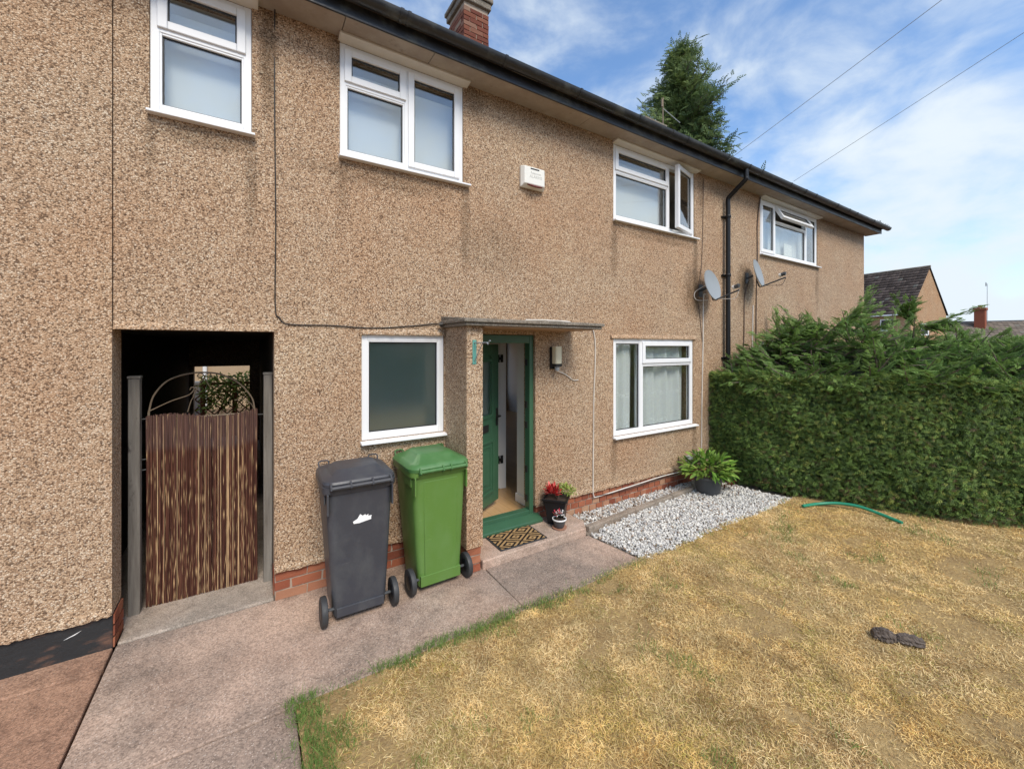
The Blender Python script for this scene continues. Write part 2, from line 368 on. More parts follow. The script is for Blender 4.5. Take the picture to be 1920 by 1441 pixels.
def binmat(name, c, scuff):
    k = NT(name); n = k.noise(7, 6, .7, vec=k.n('ShaderNodeMapping', {0: k.co, 'Scale': (1, 1, .6)}).outputs[0])
    col = k.mix(k.rng(n, .45, .75, 0, .55), c, scuff)
    sct = k.noise(4, 5, .75, vec=k.n('ShaderNodeMapping', {0: k.co, 'Scale': (1.5, 1.5, 34), 'Rotation': (0, R(7), 0)}).outputs[0])
    col = k.mix(k.rng(sct, .64, .72, 0, .5), col, tuple(min(1, x*2.2+.06) for x in c))
    k.bump(k.noise(220, 2), .12, .002)
    return k.fin(col, k.rng(n, .3, .7, .34, .58))
M['bin_grey'] = binmat('charcoal_bin_plastic', (.046, .048, .058), (.10, .102, .100))
M['bin_green'] = binmat('green_bin_plastic', (.098, .200, .040), (.13, .235, .07))
M['lid_green'] = binmat('green_lid_plastic', (.060, .165, .050), (.14, .26, .11))
M['paper'] = plain('white_paper', (.86, .86, .85), .7, .02)
M['tarmac'] = plain('tarmac', (.055, .055, .057), .9, .2, 20)
M['terracotta'] = plain('terracotta', (.40, .20, .13), .8, .2)
M['soil'] = plain('potting_soil', (.045, .030, .022), .95, .4, 60, .8, 90)
M['dish'] = plain('grey_dish_paint', (.27, .295, .31), .45, .06)
M['darkgrey'] = plain('dark_grey_plastic', (.06, .065, .07), .45)
M['ivorybox'] = plain('ivory_plastic', (.78, .77, .71), .4, .02)
M['hose'] = plain('green_hose', (.020, .24, .14), .4, .1)
M['greybox'] = plain('pale_grey_box', (.42, .46, .44), .5)
M['whiterend'] = plain('cream_render', (.42, .31, .20), .9, .08, 3)

# ------------------------------------------------------------------ setting: ground
def ground_mat():
    k = NT('bare_earth'); n = k.noise(2.5, 6, .7); c = k.mix(k.rng(n, .3, .7), (.115, .075, .048), (.19, .13, .085))
    k.bump(k.noise(30, 5), .8, .03); return k.fin(c, .95, spec=.2)
M['earth'] = ground_mat()
def lawn_mat():
    k = NT('dry_lawn'); n = k.noise(3.2, 6, .7); c = k.mix(k.rng(n, .3, .7), (.32, .215, .10), (.50, .35, .155))
    c = k.mix(k.rng(k.noise(26, 5, .75), .5, .75, 0, .7), c, (.16, .10, .06)); c = k.mix(k.rng(k.noise(45, 3, .7), .55, .7, 0, .6), c, (.56, .43, .24))
    k.bump(k.noise(60, 5, .7), .9, .02); return k.fin(c, .95, spec=.15)
M['lawn'] = lawn_mat()
g = MB(); g.add([(-600, -600, -.09), (600, -600, -.09), (600, 600, -.09), (-600, 600, -.09)], [(0, 1, 2, 3)])
o = g.build('ground', M['earth']); tag(o, 'bare brown earth running out under the whole street', 'ground', kind='structure')
def struct(name, mb, mat, label, cat, **k):
    return tag(mb.build(name, mat, **k), label, cat, kind='structure')
def slab(poly, z0=-.12, z1=0.0):
    return MB().prism(poly, z0, z1)
YE = -1.10          # outer edge of the path along the house
struct('path', slab([(-.745, YE), (1.727, YE), (1.738, .03), (.10, .03), (-.745, .03)]), M['path'], 'pinkish grey concrete path slab under the two bins', 'path', bev=.008)
struct('path', slab([(1.730, YE), (3.03, YE-.01), (2.945, -.45), (1.742, -.45)]), M['path'], 'pinkish grey concrete path slab in front of the doorstep', 'path', bev=.008)
struct('path', slab([(-.745, -7), (.21, -7), (.20, YE-.008), (-.745, YE-.008)]), M['path'], 'concrete path slab leading out of the picture at bottom left', 'path', bev=.008)
struct('pavement', slab([(-6, -7), (-.757, -7), (-.757, -.20), (-6, -.20)]), M['apron'], 'reddish concrete paving at the far left corner', 'paving', bev=.01)
struct('pavement', slab([(-6, -.192), (-.757, -.192), (-.757, .10), (-6, .10)], z1=.004), M['apron'], 'narrow reddish strip of concrete under the black painted plinth', 'paving', bev=.01)
struct('passage_floor', slab([(-.742, .038), (.15, .038), (.15, 7.2), (-1.02, 7.2), (-1.02, .225), (-.742, .225)], z1=.012), M['slab'], 'smooth grey concrete floor under the reed gate', 'floor', bev=.012)

# doorstep and edging kerb
st = MB().prism([(1.712, -.452), (2.93, -.44), (3.02, -.30), (3.02, .05), (1.712, .05)], -.1, .076)
struct('doorstep', st, M['step'], 'pinkish concrete doorstep below the green door', 'step', bev=.012, seg=3)
kb = MB()
kp = [Vector((3.0, -.375, 0)), Vector((3.8, -.31, 0)), Vector((4.55, -.262, 0)), Vector((5.05, -.235, 0))]
for a, b in zip(kp[:-1], kp[1:]):
    d = (b-a); n_ = Vector((-d.y, d.x, 0)).normalized()*.036; e = d.normalized()*.004
    kb.prism([tuple(a+e-n_), tuple(b-e-n_), tuple(b-e+n_), tuple(a+e+n_)], -.1, .056+random.uniform(-.006, .006))
struct('kerb', kb, M['kerb'], 'narrow concrete edging strip dividing the white gravel', 'kerb', bev=.012, seg=3)

# lawn sheet with gentle unevenness
def lawn_z(x, y): return .012*np.sin(x*1.7+.4)*np.cos(y*1.3)+.008*np.sin(x*4.1+y*3.3)+.010
nx, ny = 90, 80
gx = np.linspace(.205, 9.5, nx); gy = np.linspace(-8.5, YE-.012, ny)
X, Y = np.meshgrid(gx, gy); Z = lawn_z(X, Y)
V = np.c_[X.ravel(), Y.ravel(), Z.ravel()]
I = np.arange(nx*ny).reshape(ny, nx)
FQ = np.stack([I[:-1, :-1], I[:-1, 1:], I[1:, 1:], I[1:, :-1]], -1).reshape(-1, 4)
o = npmesh('lawn', V, FQ, None, M['lawn']); o.data.polygons.foreach_set('use_smooth', [True]*len(FQ)); tag(o, 'parched straw coloured lawn filling the lower right', 'lawn', kind='structure')

# hedge line (base of the clipped face), used by gravel and grass too
HP = np.array([(5.84, .02), (5.80, -.80), (6.04, -1.45), (6.30, -2.05), (6.60, -2.50), (6.95, -2.92), (7.9, -4.0), (9.2, -5.4)])
def hedge_x(y): return np.interp(-y, -HP[:, 1], HP[:, 0])

# ------------------------------------------------------------------ stuff: gravel and grass
def ico():
    t = (1+5**.5)/2; v = np.array([(-1, t, 0), (1, t, 0), (-1, -t, 0), (1, -t, 0), (0, -1, t), (0, 1, t), (0, -1, -t), (0, 1, -t), (t, 0, -1), (t, 0, 1), (-t, 0, -1), (-t, 0, 1)])
    f = np.array([(0,11,5),(0,5,1),(0,1,7),(0,7,10),(0,10,11),(1,5,9),(5,11,4),(11,10,2),(10,7,6),(7,1,8),(3,9,4),(3,4,2),(3,2,6),(3,6,8),(3,8,9),(4,9,5),(2,4,11),(6,2,10),(8,6,7),(9,8,1)])
    return v/np.linalg.norm(v[0]), f
IV, IF = ico()
def in_poly(x, y, poly):
    c = np.zeros(len(x), bool); n = len(poly)
    for i in range(n):
        (x0, y0), (x1, y1) = poly[i], poly[(i+1) % n]
        c ^= ((y0 > y) != (y1 > y)) & (x < (x1-x0)*(y-y0)/(y1-y0+1e-12)+x0)
    return c
def gravel(name, poly, n, label, dirt):
    p = np.array(poly); lo, hi = p.min(0), p.max(0)
    x = rng.uniform(lo[0], hi[0], n*3); y = rng.uniform(lo[1], hi[1], n*3)
    ed = .03*np.sin(x*17)+.02*np.sin(x*41+y*23)
    k = in_poly(x, y+ed*.6, poly); x, y = x[k][:n], y[k][:n]; N = len(x)
    s = rng.uniform(.55, 1.35, N)**1.2*.0128
    z = rng.uniform(-.004, .020, N)
    q = rng.normal(size=(N, 3)); rot = frames(q, rng.uniform(0, 6.28, N))
    sc3 = np.c_[s*rng.uniform(.8, 1.35, N), s*rng.uniform(.7, 1.1, N), s*rng.uniform(.45, .9, N)]
    w = rng.uniform(.40, .78, (N, 1)); col = np.hstack([w, w*.97, w*.90])
    b = rng.random(N) < dirt; col[b] = np.array([.36, .27, .20])*rng.uniform(.4, 1.2, (b.sum(), 1))
    g_ = rng.random(N) < .24; col[g_] = np.array([.46, .45, .44])*rng.uniform(.6, 1.2, (g_.sum(), 1))
    loc = np.c_[x, y, z]
    o = scatter(name, IV*(1+rng.uniform(-.18, .18, IV.shape)), IF, loc, rot, sc3, col, M['stone'])
    return tag(o, label, 'gravel', kind='stuff')
GP = [(2.965, -.47), (3.05, -1.105), (5.86, -1.13), (5.75, -.82), (5.70, -.10), (5.06, -.10), (5.06, -.26), (4.55, -.30), (3.8, -.345)]
gravel('gravel', GP, 12500, 'white stone chippings spread between the edging and the lawn', .10)
gravel('gravel', [(3.035, -.34), (3.8, -.275), (4.55, -.225), (5.05, -.20), (5.5, -.18), (5.5, 0.0), (3.035, 0.0)], 3400, 'thin strip of dirty white chippings along the brick plinth', .34)
gb = MB().prism([(2.95, -.45), (3.04, -1.112), (5.9, -1.14), (6.2, .02), (3.02, .02)], -.1, -.006)
gb_m = plain('gravel_bed', (.20, .165, .13), .95, .4, 40, .6, 80)
struct('gravel_bed', gb, gb_m, 'dark earth bed showing under the white chippings', 'ground')

def vnoise(x, y, f, seed):
    g = np.random.default_rng(seed).random((128, 128)); X, Y = x*f+40.3, y*f+40.7
    i, j = np.floor(X).astype(int), np.floor(Y).astype(int); u, v = X-i, Y-j; u, v = u*u*(3-2*u), v*v*(3-2*v)
    i0, i1, j0, j1 = i % 128, (i+1) % 128, j % 128, (j+1) % 128
    return (g[i0, j0]*(1-u)+g[i1, j0]*u)*(1-v)+(g[i0, j1]*(1-u)+g[i1, j1]*u)*v
def fbm(x, y, f, seed): return (vnoise(x, y, f, seed)+.5*vnoise(x, y, f*2.1, seed+1)+.25*vnoise(x, y, f*4.3, seed+2)+.125*vnoise(x, y, f*8.9, seed+3))/1.875
def grass(name, n, region, label, mode):
    x, y = region
    d = np.hypot(x, y+D); N = len(x)
    # colour: straw, patches of olive, bare tufts; a green fringe along the path
    pat = (fbm(x, y, 1.6, 11)-.5)*5
    edge = np.minimum(YE-y, x-.2); en = fbm(x, y, 4.0, 31)
    wdt = np.where(x-.2 < YE-y, .20, .10)+.42*(en-.5)
    pg = np.clip(1.6*(1-edge/np.maximum(wdt, .02)), 0, 1)*np.clip(1.25-.45*np.maximum(x-.7, 0), .18, 1)
    pg = np.maximum(np.where(x > 3.0, pg*.25, pg), np.clip((fbm(x, y, 3.1, 51)-.66)*3.0, 0, .35))
    isg = rng.random(N) < pg
    t = rng.random((N, 1)); yb = np.clip((fbm(x, y, 2.3, 71)-.35)*3.0, 0, 1)[:, None]
    straw = ((1-t)*np.array([[.66, .48, .22]])+t*np.array([[.95, .78, .45]]))*(1-yb)+((1-t)*np.array([[.70, .48, .17]])+t*np.array([[.95, .74, .34]]))*yb
    ol = rng.random(N) < np.clip((fbm(x, y, 4.5, 91)-.45)*1.7, .05, .45); straw[ol] = straw[ol]*np.array([[.60, .66, .45]])
    br = rng.random(N) < np.clip((fbm(x, y, 3.7, 131)-.47)*1.8, .05, .45); straw[br] *= np.array([[.60, .50, .42]])
    straw *= (.50+1.0*np.clip(fbm(x, y, 9.0, 401), .2, .85))[:, None]
    gr = (1-t)*np.array([[.085, .165, .035]])+t*np.array([[.23, .34, .085]])
    col = np.where(isg[:, None], gr, straw)
    L = rng.uniform(.014, .040, N)*(1+.5*isg)*np.where(rng.random(N) < .08, 1.6, 1.0); Wd = rng.uniform(.0016, .0030, N)*(1+.16*np.maximum(d-2, 0))
    az = rng.uniform(0, 6.283, N); el = np.where(isg, rng.uniform(.5, 1.35, N), rng.uniform(-.02, .75, N)**1.0)
    dirv = np.c_[np.cos(az)*np.cos(el), np.sin(az)*np.cos(el), np.sin(el)]
    side = np.c_[-np.sin(az), np.cos(az), np.zeros(N)]
    tilt = rng.uniform(-.8, .8, N); side = side*np.cos(tilt)[:, None]; side[:, 2] = np.sin(tilt)
    b = np.c_[x, y, np.where((x < .205) | (y > YE-.012), np.maximum(lawn_z(x, y), .002), lawn_z(x, y))+rng.uniform(0, .010, N)]
    m1 = b+dirv*(L*.55)[:, None]; droop = rng.uniform(.0, .45, N)*L
    tip = b+dirv*L[:, None]; tip[:, 2] -= droop*.8; tip[:, 2] = np.maximum(tip[:, 2], lawn_z(tip[:, 0], tip[:, 1])+.002)
    w = side*Wd[:, None]*.5
    V = np.stack([b-w, b+w, m1+w*.8, m1-w*.8, tip], 1).reshape(-1, 3)
    base = (np.arange(N)*5)[:, None]
    Fq = np.concatenate([base+np.array([[0, 1, 2]]), base+np.array([[0, 2, 3]]), base+np.array([[3, 2, 4]])])
    c = np.repeat(col[:, None], 5, 1).reshape(-1, 3)
    return tag(npmesh(name, V, Fq, c, M['grass']), label, 'grass', kind='stuff')
def grass_points(n):
    # density falls with distance from the viewer
    r = rng.uniform(.9, 7.5, n*4); a = rng.uniform(R(-5), R(112), n*4)
    x = r*np.sin(a); y = -D+r*np.cos(a)
    bare = fbm(x, y, 3.3, 211)
    ov = .05*(fbm(x, y, 9.0, 301)-.35)+(rng.random(len(x)) < .012)*rng.uniform(0, .14, len(x))
    k = (x > .170-ov) & (y < YE+.015+ov) & (x < hedge_x(y)+.10) & (rng.random(len(x)) < np.clip(1-(bare-.61)*9, .12, 1.0))
    return x[k][:n], y[k][:n]
grass('grass', 0, grass_points(340000), 'short dried grass blades with a green fringe along the path', 0)

# ------------------------------------------------------------------ the terraced house
house = thing('terraced_house', 'long pebbledashed terraced house with white windows and open green door', 'house', (0, 0, 0))
XR = 11.86; XL = -6.0; ZE = 4.505; YB = 6.7
UZ0, UZ1 = 3.535, 4.470      # upper windows
WIN = dict(
    w1=(-.575, .005, UZ0, UZ1), w2=(.617, 1.740, UZ0, UZ1), w3=(3.787, 5.444, UZ0, UZ1), w4=(7.278, 9.46, UZ0, UZ1),
    g1=(.790, 1.540, 1.150, 2.056), g2=(3.787, 5.418, .835, 2.056), g3=(7.25, 9.45, .835, 2.045))
DOOR = (1.70, 2.60, .0, 2.078)
def wall_mesh(x0, x1, z0, z1, y0, y1, holes):
    mb = MB(); xs = sorted({x0, x1}|{h[0] for h in holes if x0 < h[0] < x1}|{h[1] for h in holes if x0 < h[1] < x1})
    zs = sorted({z0, z1}|{h[2] for h in holes if z0 < h[2] < z1}|{h[3] for h in holes if z0 < h[3] < z1})
    def solid(i, j):
        if not (0 <= i < len(xs)-1 and 0 <= j < len(zs)-1): return False
        cx, cz = (xs[i]+xs[i+1])/2, (zs[j]+zs[j+1])/2
        return not any(h[0] < cx < h[1] and h[2] < cz < h[3] for h in holes)
    for i in range(len(xs)-1):
        for j in range(len(zs)-1):
            if not solid(i, j): continue
            a, b, c, d = xs[i], xs[i+1], zs[j], zs[j+1]
            mb.add([(a, y0, c), (b, y0, c), (b, y0, d), (a, y0, d)], [(0, 1, 2, 3)]); mb.add([(a, y1, c), (b, y1, c), (b, y1, d), (a, y1, d)], [(3, 2, 1, 0)])
            if not solid(i-1, j): mb.add([(a, y0, c), (a, y0, d), (a, y1, d), (a, y1, c)], [(0, 1, 2, 3)])
            if not solid(i+1, j): mb.add([(b, y0, c), (b, y1, c), (b, y1, d), (b, y0, d)], [(0, 1, 2, 3)])
            if not solid(i, j-1): mb.add([(a, y0, c), (a, y1, c), (b, y1, c), (b, y0, c)], [(0, 1, 2, 3)])
            if not solid(i, j+1): mb.add([(a, y0, d), (b, y0, d), (b, y1, d), (a, y1, d)], [(0, 1, 2, 3)])
    return mb
PX0, PX1, PZ = -.752, .150, 2.068       # passage opening
holes = [WIN[k] for k in WIN]+[DOOR, (PX0, PX1, -1, PZ)]
wall_mesh(-.751, XR, .228, ZE, 0, .22, holes).build('wall', M['dash'], house)
wall_mesh(XL, -.757, .228, ZE, -.003, .22, []).build('wall', M['dash'], house)
MB().box(-.76, -.748, .02, .2, 2.07, ZE).build('joint_backing', M['gasket'], house)
# gable and rear walls
MB().box(XR-.22, XR-.001, .221, YB, 0, ZE).build('wall', M['dash'], house)
rear_holes = [(wal(363, 690, 6.5).x, wal(468, 690, 6.5).x, -1, 1.56), (4.5, 6.1, .7, 2.25)]  # second opening is unseen, added to let daylight into the living room
wall_mesh(XL, XR, 0, ZE, YB-.2, YB, rear_holes).build('wall', M['dash'], house)
# passage sides and ceiling
MB().box(PX0-.45, PX0-.27, .221, YB-.2, 0, 2.4).build('passage_wall', M['passage_shade'], house)
MB().box(PX1+.001, PX1+.12, .221, YB-.2, 0, 2.4).build('passage_wall', M['passage_shade'], house)
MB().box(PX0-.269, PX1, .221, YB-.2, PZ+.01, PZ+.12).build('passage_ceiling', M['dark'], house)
# ragged lower lip of the pebbledash
def lip(x0, x1, z, y=-.012, drop=.03, h=.05, jag=.010, th=.035, step=.022):
    n = max(2, int((x1-x0)/step)); mb = MB(); xs = [x0+(x1-x0)*i/n for i in range(n+1)]
    lo = [z-drop*random.random()*.4-random.uniform(0, jag) for _ in xs]; yy = [y+random.uniform(-.003, .003) for _ in xs]
    v = []; 
    for x, l, q in zip(xs, lo, yy): v += [(x, -.0005, z+h), (x, q, z+.012), (x, q, l), (x, th, l)]
    f = []
    for i in range(n):
        a = i*4; b = a+4
        f += [(a, a+1, b+1, b), (a+1, a+2, b+2, b+1), (a+2, a+3, b+3, b+2)]
    mb.add(v, [tuple(reversed(q)) for q in f]); return mb
for a, b, z, jg in ((PX1, 1.55, .228, .010), (2.605, XR, .228, .010), (XL, -.757, .228, .012), (PX0, PX1, PZ, .003)):
    lip(a, b, z, jag=jg, drop=jg*2).build('render_lip', M['dash'], house)
for k, ex in (('g1', .0), ('g2', .05), ('g3', .05)):
    x0, x1, z0, z1 = WIN[k]; lip(x0-ex, x1+ex, z1+.001, y=-.020, jag=.004, drop=.004, th=.02).build('render_lip', M['dash'], house)

# brick plinth
bricks = []; dbricks = []
for i in range(8):
    mb = MB()
    mb.box(0, 1, 0, 1, 0, 1, jit=.035); me = bpy.data.meshes.new('brick'); me.from_pydata(mb.v, [], mb.f); me.materials.append(M['brick']); bricks.append(me); me = me.copy(); me.materials[0] = M['brick_dark']; dbricks.append(me)
def brick(parent, x0, x1, y0, y1, z0, z1, pool=None):
    o = bpy.data.objects.new('brick', random.choice(pool or bricks)); COL.objects.link(o); o.parent = parent
    o.location = (x0, y0, z0); o.scale = (x1-x0, y1-y0, z1-z0); return o
def plinth(x0, x1, yf, length, courses=3, zc=.0745, parent=house):
    for c in range(courses):
        x = x0-(length/2 if c % 2 else 0)
        while x < x1-.01:
            a, b = max(x, x0), min(x+length-.011, x1)
            if b-a > .02: brick(parent, a, b, yf+random.uniform(-.003, .003), yf+.09, c*zc+.002, c*zc+zc-.011)
            x += length
for (a, b, L) in ((PX1+.004, 1.545, .225), (2.612, 6.3, .1125)):
    MB().box(a, b, .022, .2, -.08, .229).build('plinth_mortar', M['mortar'], house)
    plinth(a, b, .014, L)
MB().box(6.3, XR, .02, .2, -.08, .229).build('plinth_mortar', M['mortar'], house)
MB().box(XL, -.757, .012, .2, -.08, .229).build('plinth', M['tar'], house, bev=.006)
MB().prism([(-.98, .135), (-.93, .150), (-.90, .168), (-.92, .160), (-.965, .142)], .0105, .0125, Matrix(((1, 0, 0, 0), (0, 0, 1, 0), (0, 1, 0, 0), (0, 0, 0, 1)))).build('paint_chip', M['paper'], house)
# brick at the passage corners (returns)
for c in range(3):
    for j in range(2):
        y = .02+j*.112
        brick(house, PX0-.085, PX0+.004, y, y+.10, c*.0745+.002, c*.0745+.0635)
    brick(house, PX1-.004, PX1+.09, .10, .20, c*.0745+.002, c*.0745+.0635)

# porch pier
PY = -.455
MB().box(1.552, 1.708, PY, -.001, .215, 2.128).build('porch_pier', M['dash'], house)
lipm = MB()
for c in range(3):
    for k in range(2):
        y = PY+.012+k*.22
        brick(house, 1.560, 1.690, y, y+.205, c*.072+.002, c*.072+.062)
MB().box(1.566, 1.684, PY+.02, 0, -.08, .214).build('plinth_mortar', M['mortar'], house)
# canopy
cz = 2.130
can = MB(); can.box(1.515, 3.085, -.515, -.001, cz, cz+.028); can.box(1.495, 3.105, -.535, -.001, cz+.029, cz+.060)
co_ = can.build('canopy', M['canopy'], house, bev=.007)
MB().box(1.712, 2.98, -.49, -.001, cz-.012, cz-.001).build('canopy_soffit', M['canopy_under'], co_)
MB().prism([(-.50, cz+.061), (-.001, cz+.061), (-.001, cz+.105), (-.04, cz+.100)], 1.51, 3.09, Matrix(((0, 0, 1, 0), (1, 0, 0, 0), (0, 1, 0, 0), (0, 0, 0, 1)))).build('canopy_fillet', M['canopy'], co_)

# soffit, fascia, gutter
GX1 = 12.22
sb = MB(); xs = [XL, -3.0, .62, 1.35, 3.2, 5.0, 6.65, 8.2, 10.0, 12.02]
for a, b in zip(xs[:-1], xs[1:]): MB().box(a+.003, b-.003, -.25, .02, ZE-.001, ZE+.016).build('soffit_board', M['soffit'], house)
MB().box(XL, 12.03, -.268, -.251, ZE-.008, ZE+.16).build('fascia', M['gutter'], house, bev=.004)
gp = []
for k in range(13):
    a = math.pi*k/12; gp.append((-.330-.060*math.cos(a), ZE+.140-.066*math.sin(a)))
inner = [(-.330-.055*math.cos(math.pi*k/12), ZE+.142-.060*math.sin(math.pi*k/12)) for k in range(12, -1, -1)]
prof = gp+inner
gut = MB(); gut.loft([[(x, p[0], p[1]) for p in prof] for x in (XL, GX1)]); gobj = gut.build('gutter', M['gutter'], house, smooth=40)
for x in list(np.arange(-2.6, 12, .92))+[1.02, 4.45, 6.25, 8.05, 9.9]:
    r2 = []
    for w in (-.014, .014): r2.append([(x+w, -.330-.066*math.cos(math.pi*k/12), ZE+.142-.073*math.sin(math.pi*k/12)) for k in range(13)]+[(x+w, -.330-.055*math.cos(math.pi*k/12), ZE+.144-.060*math.sin(math.pi*k/12)) for k in range(12, -1, -1)])
    MB().loft(r2).build('gutter_bracket', M['gutter'], gobj, smooth=40)
# downpipe with offset
xp = wal(1364, 500, -.06).x
pp = bez([(xp+.02, -.330, ZE+.09), (xp+.02, -.330, ZE-.03), (xp+.018, -.31, ZE-.08), (xp, -.11, ZE-.24), (xp, -.07, ZE-.30), (xp, -.07, ZE-.42)], 8)+[Vector((xp, -.07, 2.4)), Vector((xp, -.07, .05))]
dp = MB().tube(pp, .034, 14).build('downpipe', M['blackplastic'], house, smooth=50)
for z in (3.95, 3.05, 1.78, .9):
    MB().lathe([(.040, z-.02), (.043, z-.015), (.043, z+.015), (.040, z+.02)], 14, Matrix.Translation((xp, -.07, 0))).box(xp-.075, xp+.055, -.03, 0.0, z-.012, z+.012).build('pipe_clip', M['blackplastic'], dp, smooth=40)
# weeds in the gutter end
wx = rng.uniform(11.3, 12.2, 90); wl_ = np.c_[wx, rng.uniform(-.37, -.30, 90), np.full(90, ZE+.12)]
LV = np.array([(0, 0, 0), (.35, .16, .04), (.35, -.16, .04), (.75, .12, .02), (.75, -.12, .02), (1, 0, -.06)]); LF = np.array([(0, 2, 1), (1, 2, 4), (1, 4, 3), (3, 4, 5)])
dv = np.c_[rng.normal(0, .5, 90), rng.normal(0, .5, 90), rng.uniform(.4, 1.2, 90)]
tag(scatter('gutter_weeds', LV, LF, wl_, frames(dv, rng.uniform(0, 6.28, 90)), rng.uniform(.03, .09, 90), np.tile([[.10, .11, .05]], (90, 1))*rng.uniform(.6, 1.4, (90, 1)), M['leaf']), 'tuft of moss and weeds growing in the far end of the gutter', 'weeds', kind='stuff')

# roof: two slopes with courses of tiles, hardly seen from below
def tiles(name, p0, ux, uy, nrm, width, height, tw, th, col, parent, var=.25, lift=.03):
    """p0 lower corner; ux along eaves, uy up the slope; joined interlocking tiles"""
    nu, nv = int(width/tw), int(height/th); ux, uy, nrm = [np.array(q, float) for q in (ux, uy, nrm)]
    i, j = np.meshgrid(np.arange(nu), np.arange(nv)); i = i.ravel(); j = j.ravel(); N = len(i)
    a = i*tw+(j % 2)*tw*.5*0; prof_ = [(0, .012), (.25, .030), (.55, .012), (.98, .004)]
    tv, idx = [], []
    P = []
    jit = rng.uniform(-.006, .006, N); g0 = rng.uniform(0, 1, N)
    for s, hgt in prof_:
        for e, ex in ((0, lift), (1.12, .0)):
            P.append(p0+(a+s*tw)[:, None]*ux+((j+e)*th)[:, None]*uy+(hgt+ex+jit)[:, None]*nrm)
    for s, hgt in prof_: P.append(p0+(a+s*tw)[:, None]*ux+(j*th)[:, None]*uy+(np.zeros(N))[:, None]*nrm)
    V = np.stack(P, 1); k = V.shape[1]
    f = []
    for q in range(3):
        f.append((2*q, 2*q+2, 2*q+3, 2*q+1)); f.append((8+q, 9+q, 2*q+2, 2*q))
    f = np.array(f); Fc = (f[None]+(np.arange(N)*k)[:, None, None]).reshape(-1, 4)
    c = np.array(col)*(1+var*(g0[:, None]*2-1)); li = rng.random(N) < .04; c[li] = np.array([.20, .185, .155])
    o = npmesh(name, V.reshape(-1, 3), Fc, np.repeat(c[:, None], k, 1).reshape(-1, 3), M['tile'], parent); o['kind'] = 'stuff'
    return o
yr = (YB-.35)/2+.05; pit = R(33); zr = ZE+.095+(yr+.30)*math.tan(pit)
rf = MB(); ZR0 = ZE+.095
rf.add([(XL, -.30, ZR0), (12.05, -.30, ZR0), (12.05, yr, zr), (XL, yr, zr), (12.05, YB+.36, ZR0), (XL, YB+.36, ZR0),
        (XL, -.30, ZR0-.0), (12.05, -.30, ZR0)], [(0, 1, 2, 3), (3, 2, 4, 5), (0, 3, 5), (1, 4, 2)])
roof = rf.build('roof', M['dash'], house)
tiles('roof_tiles', np.array((XL, -.31, ZR0-.02)), (1, 0, 0), (0, math.cos(pit), math.sin(pit)), (0, -math.sin(pit), math.cos(pit)), 18.0, (yr+.40)/math.cos(pit), .30, .33, (.10, .08, .07), roof, lift=.015)

# chimney stack with brick courses
def chimney(x0, x1, y0, y1, z0, z1, label_parent, cap=True):
    c_ = MB().box(x0+.012, x1-.012, y0+.012, y1-.012, z0, z1).build('chimney', M['mortar'], label_parent)
    n = int((z1-z0)/.075)
    for c in range(n):
        z = z0+c*.075; L = .225; off = .1125 if c % 2 else 0
        x = x0-off
        while x < x1-.01:
            a, b = max(x, x0), min(x+L-.010, x1)
            if b-a > .03:
                brick(c_, a, b, y0, y0+.1, z+.002, z+.066, dbricks); brick(c_, a, b, y1-.1, y1, z+.002, z+.066, dbricks)
            x += L
        y = y0+.112-(.1125 if c % 2 == 0 else 0)
        while y < y1-.112:
            a, b = max(y, y0+.108), min(y+L-.010, y1-.108)
            if b-a > .03:
                brick(c_, x0, x0+.1, a, b, z+.002, z+.066, dbricks); brick(c_, x1-.1, x1, a, b, z+.002, z+.066, dbricks)
            y += L
    if cap:
        MB().box(x0-.035, x1+.035, y0-.035, y1+.035, z1, z1+.10).box(x0-.06, x1+.06, y0-.06, y1+.06, z1+.101, z1+.17).build('cap', M['canopy'], c_, bev=.015)
        MB().lathe([(.11, z1+.17), (.12, z1+.25), (.09, z1+.45), (.11, z1+.5)], 16, Matrix.Translation(((x0+x1)/2, (y0+y1)/2, 0))).build('pot', M['terracotta'], c_, smooth=40)
    return c_
chimney(2.777, 3.215, 2.14, 2.71, 6.35, 7.32, house)
c2 = far(1225, 231, 9.27)
ch2 = chimney(c2.x-.36, c2.x+.30, 2.42, 2.90, 6.4, c2.z-.09, house, cap=False)
MB().box(c2.x-.40, c2.x+.34, 2.38, 2.94, c2.z-.09, c2.z).build('cap', M['canopy'], ch2, bev=.01)

